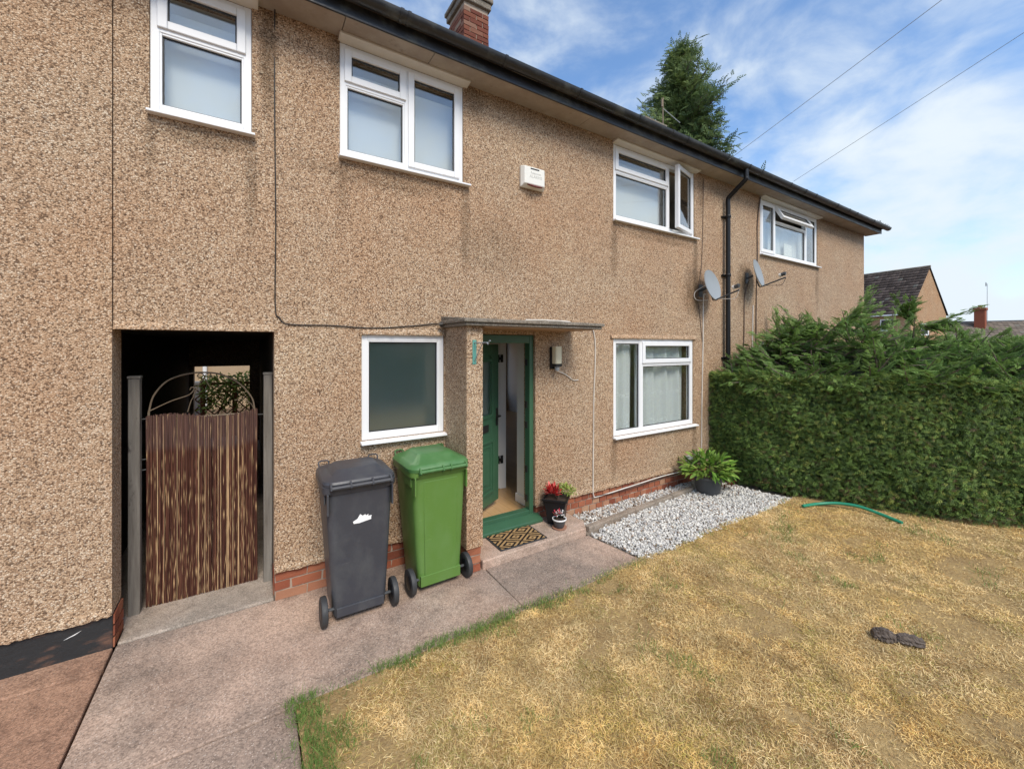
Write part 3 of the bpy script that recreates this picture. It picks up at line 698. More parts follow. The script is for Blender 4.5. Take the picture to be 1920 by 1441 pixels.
# ------------------------------------------------------------------ windows
FW, SW = .050, .042
def bars(x0, x1, z0, z1, w, y0, y1, mb=None):
    mb = mb or MB()
    mb.box(x0, x0+w, y0, y1, z0, z1); mb.box(x1-w, x1, y0, y1, z0, z1)
    mb.box(x0+w, x1-w, y0+.0012, y1-.001, z0, z0+w); mb.box(x0+w, x1-w, y0+.0012, y1-.001, z1-w, z1); return mb
def pane(parent, x0, x1, z0, z1, y, mat, Mx=None):
    g_ = bars(x0, x1, z0, z1, .009, y-.006, y+.012)
    q = MB().box(x0+.0095, x1-.0095, y, y+.006, z0+.0095, z1-.0095)
    if Mx: 
        g_.v = [tuple(Mx @ Vector(p)) for p in g_.v]; q.v = [tuple(Mx @ Vector(p)) for p in q.v]
    g_.build('gasket', M['gasket'], parent); q.build('pane', mat, parent)
def window(key, label, mull=(), lights=(), mat=None, sill=True, hood=False, sill_out=.055, sill_ex=.06, sill_exr=None):
    """lights: (x0,x1,z0,z1, sash?, open) ; mull: bars (x0,x1,z0,z1)"""
    x0, x1, z0, z1 = WIN[key]; mat = mat or M['glass']; e = .002
    f = bars(x0+e, x1-e, z0+e, z1-e, FW, .012, .080)
    for m in mull: f.box(m[0], m[1], .0125, .0795, m[2], m[3])
    wo = f.build('window', M['upvc'], house, bev=.004); wo['label'] = label
    for (a, b, c, d, sash, op) in lights:
        if not sash:
            bd = bars(a, b, c, d, .014, .016, .05).build('glazing_bead', M['upvc'], wo, bev=.003)
            pane(wo, a+.014, b-.014, c+.014, d-.014, .038, mat)
        else:
            a, b, c, d = a-.012, b+.012, c-.012, d+.012; Mx = None
            if op and op[0] == 'side':      # hinged on the right edge, free edge swung outwards
                Mx = Matrix.Translation((b, .0, 0)) @ Matrix.Rotation(op[1], 4, 'Z') @ Matrix.Translation((-b, 0, 0))
            if op and op[0] == 'top':
                Mx = Matrix.Translation((0, .0, d)) @ Matrix.Rotation(op[1], 4, 'X') @ Matrix.Translation((0, 0, -d))
            s_ = bars(a, b, c, d, SW+.014, -.004, .050)
            if Mx: s_.v = [tuple(Mx @ Vector(p)) for p in s_.v]
            s_.build('sash', M['upvc'], wo, bev=.005)
            k = SW+.014; pane(wo, a+k, b-k, c+k, d-k, .020, mat, Mx)
    if sill:
        xr = x1+(sill_ex if sill_exr is None else sill_exr)
        MB().prism([(-sill_out, z0-.028), (.09, z0-.028), (.09, z0+.001), (-.002, z0-.002), (-sill_out, z0-.012)], x0-.010, xr,
                   Matrix(((0, 0, 1, 0), (1, 0, 0, 0), (0, 1, 0, 0), (0, 0, 0, 1)))).build('sill', M['upvc'], wo, bev=.003)
    if hood:
        MB().prism([(-.085, ZE-.020), (.012, ZE-.020-.018), (.012, ZE-.002), (-.085, ZE-.002)], x0-.012, x1+.04,
                   Matrix(((0, 0, 1, 0), (1, 0, 0, 0), (0, 1, 0, 0), (0, 0, 0, 1)))).build('hood', M['upvc_old'], wo, bev=.003)
    return wo
a, b, c, d = WIN['w1']; tz = 4.105
window('w1', 'small upper window at the top left with a fanlight', [(a+FW, b-FW, tz-.02, tz+.02)],
       [(a+FW, b-FW, c+FW, tz-.02, False, None), (a+FW, b-FW, tz+.02, d-FW, True, None)], hood=True, sill_ex=.02)
a, b, c, d = WIN['w2']; tz = 4.15; mxx = 1.185
window('w2', 'upper window left of the alarm box with a tall right light', [(mxx-.022, mxx+.022, c+FW, d-FW), (a+FW, mxx-.022, tz-.02, tz+.02)],
       [(a+FW, mxx-.022, c+FW, tz-.02, False, None), (a+FW, mxx-.022, tz+.02, d-FW, True, None), (mxx+.022, b-FW, c+FW, d-FW, True, None)], hood=True)
a, b, c, d = WIN['w3']; tz = 4.15; mxx = 4.87
window('w3', 'upper window with its right casement swung open', [(mxx-.022, mxx+.022, c+FW, d-FW), (a+FW, mxx-.022, tz-.02, tz+.02)],
       [(a+FW, mxx-.022, c+FW, tz-.02, False, None), (a+FW, mxx-.022, tz+.02, d-FW, True, None), (mxx+.022, b-FW, c+FW, d-FW, True, ('side', R(14)))], hood=True)
a, b, c, d = WIN['w4']; tz = 4.16; m1, m2 = 7.80, 9.00
window('w4', 'upper window furthest right with its fanlight propped open', [(m1-.024, m1+.024, c+FW, d-FW), (m2-.024, m2+.024, c+FW, d-FW), (m1+.024, m2-.024, tz-.02, tz+.02)],
       [(a+FW, m1-.024, c+FW, d-FW, True, None), (m1+.024, m2-.024, c+FW, tz-.02, False, None), (m1+.024, m2-.024, tz+.02, d-FW, True, ('top', R(-30))), (m2+.024, b-FW, c+FW, d-FW, False, None)], hood=True)
a, b, c, d = WIN['g1']
window('g1', 'ground floor window of obscured glass beside the porch pier', [], [(a+FW, b-FW, c+FW, d-FW, False, None)], mat=M['obscure'], sill_exr=.010)
a, b, c, d = WIN['g2']; mxx = 4.315; tz = 1.725
window('g2', 'ground floor window with white net curtains right of the door', [(mxx-.024, mxx+.024, c+FW, d-FW), (mxx+.024, b-FW, tz-.02, tz+.02)],
       [(a+FW, mxx-.024, c+FW, d-FW, False, None), (mxx+.024, b-FW, tz+.02, d-FW, True, None), (mxx+.024, b-FW, c+FW, tz-.02, False, None)])
a, b, c, d = WIN['g3']; mxx = 8.0
window('g3', 'ground floor window mostly hidden behind the hedge', [(mxx-.024, mxx+.024, c+FW, d-FW), (mxx+.024, b-FW, tz-.02, tz+.02)],
       [(a+FW, mxx-.024, c+FW, d-FW, False, None), (mxx+.024, b-FW, tz+.02, d-FW, True, None), (mxx+.024, b-FW, c+FW, tz-.02, False, None)])

# interior: floors, partitions, hall
MB().box(PX1+.121, XR-.22, .221, YB-.2, 2.42, 2.60).build('upper_floor', M['cream'], house)
MB().box(XL, PX1+.12, .221, YB-.2, 2.42, 2.60).build('upper_floor', M['cream'], house)
MB().box(XL, XR-.22, .221, YB-.2, ZE+.02, ZE+.06).build('upper_ceiling', M['cream'], house)
for x in (.30, 2.55, 6.30): MB().box(x, x+.1, .221, 4.0, 2.601, ZE+.02).build('partition', M['cream'], house)
MB().box(XL, XR-.22, 4.0, 4.1, 2.601, ZE+.02).build('partition', M['cream'], house)
FZ = .120
MB().box(PX1+.121, XR-.22, .06, YB-.2, FZ-.1, FZ).build('hall_floor', M['laminate'], house)
MB().box(PX1+.121, 4.5, 3.86, 3.96, FZ, 2.42).build('partition', M['cream'], house)  # stops short, leaving a gap added for the rear daylight
MB().box(2.0, 4.49, 3.835, 3.859, FZ, FZ+.11).build('skirting', M['whitegloss'], house, bev=.01)
MB().box(2.668, 2.76, .221, .47, FZ, 2.42).build('partition', M['cream'], house)
MB().box(2.652, 2.667, .10, .47, FZ, FZ+.10).box(2.652, 2.775, .471, .486, FZ, FZ+.10).build('skirting', M['whitegloss'], house, bev=.006)
MB().box(6.25, 6.35, .221, YB-.2, FZ, 2.42).build('partition', M['cream'], house)
MB().box(1.60, 1.70, .221, 3.0, FZ, 2.42).build('partition', M['cream'], house)
# white folded inner door with black hinges
idr = MB().box(1.95, 2.70, .925, .96, FZ+.01, 2.05).build('inner_door', M['whitegloss'], house, bev=.004)
MB().box(2.708, 2.80, .93, .985, FZ, 2.12).build('inner_door_frame', M['whitegloss'], house, bev=.004)
for z in (1.80, .50):
    MB().box(2.655, 2.695, .915, .924, z-.05, z+.05).box(2.712, 2.75, .92, .929, z-.05, z+.05).box(2.69, 2.716, .914, .926, z-.018, z+.018).build('hinge', M['black_iron'], idr)

# front door frame, leaf
fx0, fx1, fz1 = 1.708, 2.596, 2.074
df = MB(); df.box(fx0, fx0+.06, .03, .12, .10, fz1); df.box(fx1-.052, fx1, .03, .12, .10, fz1); df.box(fx0+.06, fx1-.052, .031, .119, fz1-.085, fz1); df.box(fx0+.06, fx1-.052, .031, .119, .10, .185)
dfo = df.build('door_frame', M['green'], house, bev=.005)
MB().prism([(-.085, .078), (.03, .078), (.03, .150), (.0, .145), (-.085, .112)], fx0+.001, fx1+.045, Matrix(((0, 0, 1, 0), (1, 0, 0, 0), (0, 1, 0, 0), (0, 0, 0, 1)))).build('threshold', M['green'], dfo, bev=.008, seg=3)
for z in (1.78, 1.32, 1.10, .62, .30):
    MB().box(fx1-.064, fx1-.0525, .07, .10, z-.035, z+.035).build('lock_keep', M['black_iron'], dfo)
# leaf: hinged at left, open inwards
dw, dh = .765, 1.79
OPEN = R(31)
DM = Matrix.Translation((fx0+.064, .10, .188)) @ Matrix.Rotation(OPEN, 4, 'Z')
def dbox(mb, x0, x1, y0, y1, z0, z1): return mb.box(x0, x1, y0, y1, z0, z1, DM)
dl = MB(); gx0, gx1, gz0, gz1 = .16, .60, 1.0, 1.60
dbox(dl, 0, gx0, 0, .045, 0, dh); dbox(dl, gx1, dw, 0, .045, 0, dh); dbox(dl, gx0, gx1, .001, .044, 0, gz0); dbox(dl, gx0, gx1, .001, .044, gz1, dh)
leaf = dl.build('door', M['green'], house, bev=.004); leaf['label'] = 'green panelled front door standing open inwards'
mo = MB()
def mould(x0, x1, z0, z1, w, y):
    dbox(mo, x0, x0+w, y, 0, z0, z1); dbox(mo, x1-w, x1, y, 0, z0, z1); dbox(mo, x0+w, x1-w, y+.001, 0, z0, z0+w); dbox(mo, x0+w, x1-w, y+.001, 0, z1-w, z1)
mould(gx0-.03, gx1+.03, gz0-.03, gz1+.03, .035, -.014); mould(.12, .645, .12, .72, .03, -.012); mould(.18, .585, .18, .66, .02, -.008)
dbox(mo, .24, .525, -.010, 0, .24, .60)
for i in range(9):        # arched head of the panel
    t0, t1 = math.pi*i/9, math.pi*(i+1)/9; cx_ = (gx0+gx1)/2; rr = (gx1-gx0)/2
    p = [(cx_+q*math.cos(t), 1.60+.09*q/rr*math.sin(t)) for q, t in ((rr, t0), (rr+.03, t0), (rr+.03, t1), (rr, t1))]
    mo.add([(x, y, z) for y in (-.013, 0) for x, z in p], [(0, 1, 2, 3), (7, 6, 5, 4), (0, 4, 5, 1), (1, 5, 6, 2), (2, 6, 7, 3), (3, 7, 4, 0)], DM)
mo.build('moulding', M['green'], leaf, bev=.003)
dbox(MB(), gx0+.006, gx1-.006, .018, .026, gz0+.006, gz1-.006).build('door_glass', M['obscure'], leaf)
dbox(MB(), .25, .52, -.012, -.001, .82, .90).build('letter_plate', M['black_iron'], leaf, bev=.004)
hd = MB(); dbox(hd, .70, .735, -.010, -.0005, .86, 1.06); hd.tube([DM @ Vector(p) for p in ((.718, 0, .97), (.718, -.05, .97), (.64, -.052, .97))], .010, 8); dbox(hd, .70, .735, .0455, .055, .86, 1.06); hd.tube([DM @ Vector(p) for p in ((.718, .05, .97), (.718, .10, .97), (.64, .102, .97))], .010, 8)
hd.build('handle', M['black_iron'], leaf)

# ------------------------------------------------------------------ things behind the glass
def drape(name, x0, x1, z0, z1, y, amp, waves, label, mat, cat='curtain'):
    n = int((x1-x0)*90); xs = np.linspace(x0, x1, n); ph = random.uniform(0, 6)
    zs = np.linspace(z0, z1, 7); V = []
    for z in zs:
        k = .6+.4*(z1-z)/(z1-z0)
        yy = y+amp*k*(np.sin((xs-x0)*waves*6.28+ph+.6*np.sin(xs*5))+.45*np.sin((xs-x0)*waves*2.37*6.28+1.3))
        V.append(np.c_[xs, yy, np.full(n, z)])
    V = np.concatenate(V); I = np.arange(7*n).reshape(7, n)
    Fc = np.stack([I[:-1, :-1], I[:-1, 1:], I[1:, 1:], I[1:, :-1]], -1).reshape(-1, 4)
    o = npmesh(name, V, Fc, None, mat); o.data.polygons.foreach_set('use_smooth', [True]*len(Fc)); return tag(o, label, cat)
drape('net_curtain', 3.82, 4.27, .84, 2.00, .135, .034, 4, 'white net curtain behind the narrow left light beside the front door', M['net'])
drape('net_curtain', 4.33, 5.36, .84, 2.00, .138, .038, 3.1, 'white lace edged net curtain behind the wide pane right of the door', M['net'])
drape('net_curtain', 7.30, 9.40, .84, 1.98, .15, .02, 4, 'white net curtain behind the window hidden by the hedge', M['net'])
drape('net_curtain', 7.33, 9.42, 3.54, 4.26, .16, .012, 3, 'white net curtain behind the upper window furthest right', M['blind'])
def blind(x0, x1, z1, label, y=.15):
    tag(MB().box(x0, x1, y, y+.012, UZ0-.01, z1).build('window_blind', M['blind'], bev=.002), label, 'blind')
zb = wal(773, 177, .15).z
blind(.60, 1.70, zb, 'white blind drawn behind the upper window left of the alarm box')
blind(-.62, -.02, zb, 'white blind drawn behind the small upper window at top left')
blind(3.75, wal(1236, 400, .15).x, wal(1153, 303, .15).z, 'white blind drawn behind the upper window with the open casement')
tag(MB().prism([(8.35, 3.56), (8.66, 3.56), (8.64, 3.86), (8.35, 3.87)], .105, .115, Matrix(((1, 0, 0, 0), (0, 0, 1, 0), (0, 1, 0, 0), (0, 0, 0, 1)))).build('picture_board', M['ivorybox']), 'pale rectangular board leaning inside the furthest right upper window', 'board')
for px, lb in ((700, 'dark ornament on the hall window ledge at its left end'), (738, 'dark ornament on the hall window ledge in the middle'), (791, 'dark ornament on the hall window ledge at its right end')):
    p = wal(px, 800, .13); r = .045
    N = 40; dv = rng.normal(size=(N, 3)); dv[:, 2] = np.abs(dv[:, 2]); loc = np.tile([[p.x, .14, WIN['g1'][2]+.05]], (N, 1))
    oo = MB().lathe([(.03, 0), (.04, .03), (.045, .05), (.03, .055)], 12, Matrix.Translation((p.x, .14, WIN['g1'][2]))).build('window_plant', M['darkgrey'], smooth=40)
    scatter('leaves', LV, LF, loc, frames(dv, rng.uniform(0, 6, N)), rng.uniform(.04, .08, N), np.tile([[.03, .04, .10]], (N, 1)), M['leaf'], oo); tag(oo, lb, 'plant')
MB().box(WIN['g1'][0], WIN['g1'][1], .081, .24, WIN['g1'][2]-.03, WIN['g1'][2]-.001).build('inner_sill', M['whitegloss'], house)

# ------------------------------------------------------------------ gate in the passage
GY = .41
gt = thing('reed_gate', 'reed screened garden gate with an arched iron top in the passage', 'gate', (0, 0, 0))
zl, zrr = wal(275, 782, GY).z, wal(480, 768, GY).z
bl, br_ = wal(275, 1140, GY).z, wal(480, 1090, GY).z
gx0, gx1 = wal(272, 900, GY).x, wal(482, 900, GY).x
NR = 120; V, Fc, Cc = [], [], []
for i in range(NR*2):
    lay = i % 2; t = (i//2+.5+random.uniform(-.45, .45)+.5*lay)/NR; x = gx0+(gx1-gx0)*t
    r = random.uniform(.0022, .0038); y = GY+.010*lay+random.uniform(-.003, .003)
    top = zl+(zrr-zl)*t+random.uniform(-.012, .010)+.02*math.sin(t*7)-.012*math.sin(t*3.1); bot = bl+(br_-bl)*t+random.uniform(-.004, .02)
    bow = random.uniform(-.006, .006)+(.012*(.5-t) if t < .3 else 0)
    q = random.random()
    base = np.array((.072, .026, .018)) if q < .55 else (np.array((.14, .058, .036)) if q < .90 else np.array((.50, .34, .19)))
    b0 = len(V); S = 30
    for k in range(S+1):
        z = bot+(top-bot)*k/S; xx = x+bow*math.sin(k/S*3.1)
        c = base*random.uniform(.75, 1.25)
        if random.random() < .05+.09*(k < S*.7): c = np.array((.46, .30, .16))*random.uniform(.5, 1.2)
        if k > S-6: c = c*.55+np.array((.13, .085, .075))*.5
        for a in range(5):
            V.append((xx+r*math.cos(a*1.2566), y+r*math.sin(a*1.2566), z)); Cc.append(c)
    for k in range(S):
        for a in range(5): n2 = (a+1) % 5; Fc.append((b0+k*5+a, b0+k*5+n2, b0+k*5+5+n2, b0+k*5+5+a))
o = npmesh('reed_screen', np.array(V), np.array(Fc), np.array(Cc), M['reed'], gt); o['kind'] = 'stuff'
ir = MB(); gyb = GY+.03
ap = [wal(279, 772, gyb), wal(288, 742, gyb), wal(312, 715, gyb), wal(345, 702, gyb), wal(380, 698, gyb), wal(415, 702, gyb), wal(448, 718, gyb), wal(472, 745, gyb), wal(478, 770, gyb)]
ir.tube(bez(ap, 6), .0065, 8)
ir.tube([ap[0]+Vector((0, 0, -.95)), ap[0]], .008, 6); ir.tube([ap[-1]+Vector((0, 0, -.9)), ap[-1]], .008, 6)
ir.tube([Vector((gx0+.02, gyb, .55)), Vector((gx1-.01, gyb, .55))], .008, 6); ir.tube([Vector((gx0+.02, gyb, 1.40)), Vector((gx1-.01, gyb, 1.40))], .008, 6)
ir.build('iron_frame', M['rust_iron'], gt, smooth=60)
sw = MB()
sw.tube(bez([wal(281, 770, gyb), wal(320, 752, gyb), wal(352, 741, gyb), wal(362, 733, gyb), wal(364, 727, gyb), wal(359, 726, gyb), wal(356, 731, gyb)], 6), .005, 6)
sw.tube(bez([wal(362, 742, gyb), wal(375, 718, gyb), wal(383, 707, gyb), wal(380, 701, gyb), wal(374, 700, gyb), wal(370, 705, gyb), wal(376, 708, gyb)], 6), .004, 6)
sw.tube(bez([wal(395, 726, gyb), wal(388, 716, gyb), wal(383, 707, gyb), wal(388, 701, gyb), wal(394, 700, gyb), wal(396, 706, gyb), wal(390, 708, gyb)], 6), .004, 6)
sw.tube(bez([wal(352, 772, gyb), wal(358, 752, gyb), wal(364, 742, gyb)], 6), .004, 6); sw.tube(bez([wal(477, 768, gyb), wal(470, 756, gyb), wal(455, 748, gyb), wal(440, 750, gyb)], 6), .004, 6)
sw.build('scrollwork', M['rust_iron'], gt, smooth=60)
ht = MB()
for px, py in ((268, 786), (268, 862), (266, 882)): p = wal(px, py, GY); ht.tube([p+Vector((-.05, .0, 0)), p+Vector((.03, .02, 0))], .006, 6)
p = wal(488, 777, GY); ht.tube([p+Vector((-.02, .02, 0)), p+Vector((.05, 0, 0))], .006, 6)
ht.build('hinge', M['black_iron'], gt)
def post(px0, px1, py_top, y, label):
    a, b = wal(px0, py_top, y), wal(px1, py_top, y); w = b.x-a.x
    rings = []
    for z in (0.0, .3, .8, a.z-.02): rings.append([(a.x+random.uniform(-.003, .003), y, z), (b.x+random.uniform(-.003, .003), y, z), (b.x, y+.075, z), (a.x, y+.075, z)])
    pt = MB().loft(rings).build('gate_post', M['oldwood'], bev=.006); tag(pt, label, 'post', 'gate posts')
    MB().box(a.x-.004, b.x+.004, y-.004, y+.08, a.z-.019, a.z).build('post_cap', M['oldwood'], pt, bev=.004)
post(239, 262, 705, .345, 'weathered grey timber gate post on the left of the reed gate')
post(494, 511, 698, .33, 'weathered grey timber gate post on the right of the reed gate')

# yard seen beyond the passage
yw = thing('rear_house', 'sandy rendered house wall glimpsed through the passage behind the gate', 'house', (0, 13, 0))
MB().box(-9, 9, 0, .3, -.1, 5.4).build('wall', M['whiterend'], yw)
MB().prism([(-.4, 5.4), (4.5, 8.2), (9.4, 5.4)], -9.2, 9.2, Matrix(((0, 0, 1, 0), (1, 0, 0, 0), (0, 1, 0, 0), (0, 0, 0, 1)))).build('roof', M['tarmac'], yw)
q = far(397, 690, 15.6)
MB().tube([(q.x, -.08, 0), (q.x, -.08, 5.2)], .06, 10).build('pipe', M['upvc'], yw)
TY = 9.0
p0, p1 = wal(380, 718, TY), wal(440, 718, TY)
tr = thing('trellis', 'brown wooden lattice trellis with climber behind the gate', 'trellis', (0, TY, 0))
zt, wx_ = p0.z, p1.x-p0.x
for x in (p0.x, p1.x): MB().box(x-.05, x+.05, 0, .1, 0, zt+.05).build('post', M['brownwood'], tr, bev=.008)
MB().box(p0.x, p1.x+1.0, .02, .08, zt-.06, zt).build('rail', M['brownwood'], tr)
for i in range(-4, 9):
    for sg in (-1, 1):
        xa = p0.x+i*.26; MB().tube([(xa, .05+.01*sg, zt-1.3 if sg > 0 else zt-.03), (xa+1.25, .05+.01*sg, zt-.03 if sg > 0 else zt-1.3)], .014, 4).build('lattice_bar', M['brownwood'], tr)
N = 2200; cl = np.c_[rng.uniform(p0.x-.05, p1.x+1.6, N), rng.uniform(TY-.12, TY+.3, N), zt-.9+rng.beta(2, 1.4, N)*(1.08)]; cl[:, 2] += .12*np.clip((cl[:, 0]-p0.x)/1.2, 0, 1)
dv = np.c_[rng.normal(0, .6, N), -np.abs(rng.normal(.4, .4, N)), rng.normal(-.2, .5, N)]
iv = tag(MB().tube(bez([(p0.x+.2, TY+.15, 0), (p0.x+.4, TY+.2, .5), (p0.x+.7, TY+.2, zt-.1)], 5), .02, 6).build('climbing_plant', M['bark']), 'leafy green climber growing over the brown trellis', 'climber')
scatter('leaves', LV, LF, cl, frames(dv, rng.uniform(0, 6, N)), rng.uniform(.08, .16, N), np.array([[.24, .32, .07]])*rng.uniform(.4, 1.5, (N, 1)), M['leaf'], iv)
pf = thing('fence_post', 'pale grey fence post beyond the passage behind the gate', 'post', (wal(369, 720, 9.6).x, 9.6, 0))
MB().box(-.07, .07, 0, .14, 0, wal(369, 722, 9.6).z).build('shaft', M['palewood'], pf, bev=.01); MB().box(-.10, .10, -.03, .17, wal(369, 722, 9.6).z, wal(369, 715, 9.6).z).build('cap', M['palewood'], pf, bev=.02)

# ------------------------------------------------------------------ wheeled bins
def wheelie(name, label, loc, rz, body, lid, kind):
    t = thing(name, label, 'bin', loc, rz, 'wheeled bins')
    rings = []
    for z, w, y1, r in ((.045, .35, .10, .03), (.06, .365, .115, .04), (.30, .395, .15, .045), (.60, .43, .19, .05), (.86, .458, .222, .055), (.93, .465, .228, .055)):
        y0 = -.228-.012*z; rings.append(rrect(w, y1-y0, r, 0, (y0+y1)/2, z, 6))
    b = MB().loft(rings).build('body', body, t, smooth=40)
    MB().loft([rrect(w, d_, .06, 0, -.003, z, 6) for z, w, d_ in ((.905, .470, .475), (.925, .505, .505), (.968, .508, .508), (.972, .495, .495))]).build('rim', body, t, smooth=35)
    for s in (-1, 1):
        MB().box(s*.222-.006, s*.222+.006, -.262, -.225, .78, .925).build('rib', body, t, bev=.003); MB().box(s*.236-.004, s*.236+.004, -.20, -.05, .84, .92).build('rib', body, t, bev=.003)
    if kind == 'green':
        MB().prism([(-.135, .095), (.135, .095), (.150, .88), (-.150, .88)], -.010, .012, Matrix(((1, 0, 0, 0), (0, .0, -1, -.228), (0, 1, 0, 0), (0, 0, 0, 1)))).build('back_panel', body, t, bev=.006)
        MB().box(-.172, .172, -.244, -.20, .05, .135).build('skirt', body, t, bev=.004)
    else:
        MB().box(-.165, .165, -.240, -.20, .045, .11).build('skirt', body, t, bev=.004)
    lm = MB()
    if kind == 'grey':
        lr = [(.972, .500, .515, .075, 0), (.990, .506, .52, .08, 0), (1.004, .490, .505, .08, 0), (1.018, .44, .455, .08, -.0), (1.024, .37, .36, .06, -.01), (1.058, .30, .27, .045, -.01), (1.062, .27, .24, .04, -.01)]
    else:
        lr = [(.965, .520, .530, .085, 0), (.990, .528, .538, .09, 0), (1.012, .50, .51, .09, 0), (1.024, .455, .465, .08, 0), (1.030, .40, .40, .07, .0), (1.066, .30, .29, .05, .01), (1.072, .27, .26, .04, .01)]
    lm.loft([rrect(w, d_, r, 0, cy-.005, z, 6) for z, w, d_, r, cy in lr]); lo_ = lm.build('lid', lid, t, smooth=28)
    # hinge bar and lugs on the near side
    MB().tube([(-.200, -.287, .972), (.200, -.287, .972)], .014, 10).build('handle_bar', lid, t, smooth=40)
    lg = MB()
    for x in ((-.205, -.075, .075, .205) if kind == 'grey' else (-.19, .0, .07, .205)):
        lg.loft([[(x-.006, y, z), (x+.006, y, z), (x+.006, y2, z2), (x-.006, y2, z2)] for (y, z, y2, z2) in ((-.24, 1.004, -.24, .95), (-.275, 1.000, -.27, .945), (-.302, .985, -.296, .955), (-.305, .965, -.285, .945))])
    lg.build('hinge_lugs', lid, lo_, bev=.002)
    gl_ = MB()
    for x in (-.19, .19): gl_.tube(bez([(x-.035, .225, 1.0), (x-.034, .24, 1.035), (x, .243, 1.042), (x+.034, .24, 1.035), (x+.035, .225, 1.0)], 4), .006, 6)
    gl_.build('lid_grips', lid, lo_)
    MB().tube([(-.24, -.205, .10), (.24, -.205, .10)], .011, 8).build('axle', M['darkgrey'], t, smooth=40)
    for s in (-1, 1):
        wb = MB().lathe([(.055, -.016), (.085, -.022), (.097, -.018), (.100, -.008), (.100, .008), (.097, .018), (.085, .022), (.055, .016)], 28, Matrix.Translation((s*.243, -.205, .100)) @ Matrix.Rotation(R(90), 4, 'Y')).build('wheel', M['rubber'], t, smooth=35)
        MB().lathe([(.018, -.024), (.05, -.019), (.056, -.012), (.056, .012), (.05, .019), (.018, .024)], 20, Matrix.Translation((s*.243, -.205, .100)) @ Matrix.Rotation(R(90), 4, 'Y')).build('hub', M['blackplastic'], wb, smooth=35)
    return t
b1 = wheelie('wheelie_bin', 'charcoal grey wheeled bin with a torn white sticker', ((.418+.93)/2, -.497+.205, 0), R(-1), M['bin_grey'], M['bin_grey'], 'grey')
stk = [(-.055, .700), (-.025, .715), (-.005, .745), (.012, .730), (.030, .738), (.035, .727), (.052, .735), (.050, .722), (.075, .722), (.070, .708), (.072, .695), (-.010, .682), (-.050, .684)]
MB().prism([(x, z) for x, z in stk], .2400, .2412, Matrix(((1, 0, 0, 0), (0, 0, -1, 0), (0, 1, 0, 0), (0, 0, 0, 1)))).build('sticker', M['paper'], b1)
wheelie('wheelie_bin', 'bright green wheeled bin beside the porch pier', ((1.041+1.555)/2, -.462+.205, 0), R(1), M['bin_green'], M['lid_green'], 'green')

# ------------------------------------------------------------------ door mat
def mat_m():
    k = NT('coir_mat'); s = k.n('ShaderNodeSeparateXYZ', {0: k.co})
    x, y = s.outputs[0], s.outputs[1]
    def tri(v, p): return k.math('MULTIPLY', k.math('PINGPONG', v, p), 1/p)
    dmd = k.math('ADD', tri(x, .13), tri(y, .10)); st = k.math('PINGPONG', k.math('MULTIPLY', dmd, 4.0), 1.0)
    f = k.rng(k.math('ADD', st, k.math('MULTIPLY', k.noise(90, 2), .3)), .55, .75)
    c = k.mix(f, (.028, .022, .018), k.mix(k.noise(140, 2), (.34, .20, .085), (.56, .37, .18)))
    k.bump(k.math('ADD', k.math('MULTIPLY', f, .7), k.noise(250, 2)), .8, .008); return k.fin(c, .95, spec=.1)
M['coir'] = mat_m()
mc = sum((gnd(*p, .1) for p in ((908, 1003), (943, 1026), (1025, 1002), (990, 982))), Vector())/4
mt = thing('door_mat', 'coir door mat with a black diamond pattern on the doorstep', 'mat', (2.195, -.235, .076), R(-1.5))
MB().box(-.245, .245, -.150, .150, .001, .013).build('pile', M['coir'], mt)
MB().box(-.262, -.2455, -.166, .166, .0, .011).box(.2455, .262, -.166, .166, .0, .011).box(-.245, .245, -.166, -.1505, .0, .0105).box(-.245, .245, .1505, .166, .0, .0105).build('border', M['rubber'], mt, bev=.003)

# ------------------------------------------------------------------ plants in pots
def leaves(name, N, centre, rad, col, size, parent, mat=None, up=.3, droop=0.0, var=.4, flat=.6):
    dv = rng.normal(size=(N, 3)); dv /= np.linalg.norm(dv, axis=1, keepdims=True); dv[:, 2] = np.abs(dv[:, 2])*flat
    loc = np.array(centre)+dv*np.array(rad)*rng.uniform(.35, 1, (N, 1))
    d2 = dv+rng.normal(0, .35, (N, 3)); d2[:, 2] += up-droop*rng.random(N)
    c = np.array(col); c = c[rng.integers(0, len(c), N)] if c.ndim == 2 else np.tile(c, (N, 1))
    return scatter(name, LV*np.array([1, 1.0, 1]), LF, loc, frames(d2, rng.uniform(-.6, .6, N)), rng.uniform(size[0], size[1], N), c*rng.uniform(1-var, 1+var, (N, 1)), mat or M['leaf'], parent)
pl = gnd(1046, 978, .098)
pt = thing('flower_pot', 'square tapered black planter with red and lime foliage by the door', 'plant pot', (2.765, -.16, .076), R(40))
def sq(w, z): return [(-w, -w, z), (w, -w, z), (w, w, z), (-w, w, z)]
MB().loft([sq(.080, 0), sq(.083, .02), sq(.095, .14), sq(.120, .250), sq(.134, .258), sq(.136, .278), sq(.122, .278), sq(.115, .25)]).build('pot', M['blackplastic'], pt, bev=.003)
MB().box(-.116, .116, -.116, .116, .24, .254).build('soil', M['soil'], pt)
leaves('red_foliage', 130, (-.050, .03, .31), (.06, .06, .12), [(.50, .028, .03), (.62, .06, .055), (.36, .02, .02), (.70, .16, .14)], (.045, .085), pt, up=.8)
leaves('lime_foliage', 420, (.095, -.075, .30), (.12, .12, .12), [(.34, .42, .09), (.24, .33, .07), (.44, .50, .16)], (.02, .045), pt, up=.3, droop=.8)
stm = MB()
for i in range(7): stm.tube([(-.035+random.uniform(-.02, .02), random.uniform(-.03, .01), .21), (-.035+random.uniform(-.05, .05), random.uniform(-.06, .03), .36)], .003, 5)
stm.build('stems', M['cable_brown'], pt)
p2 = gnd(1050, 990, .076)
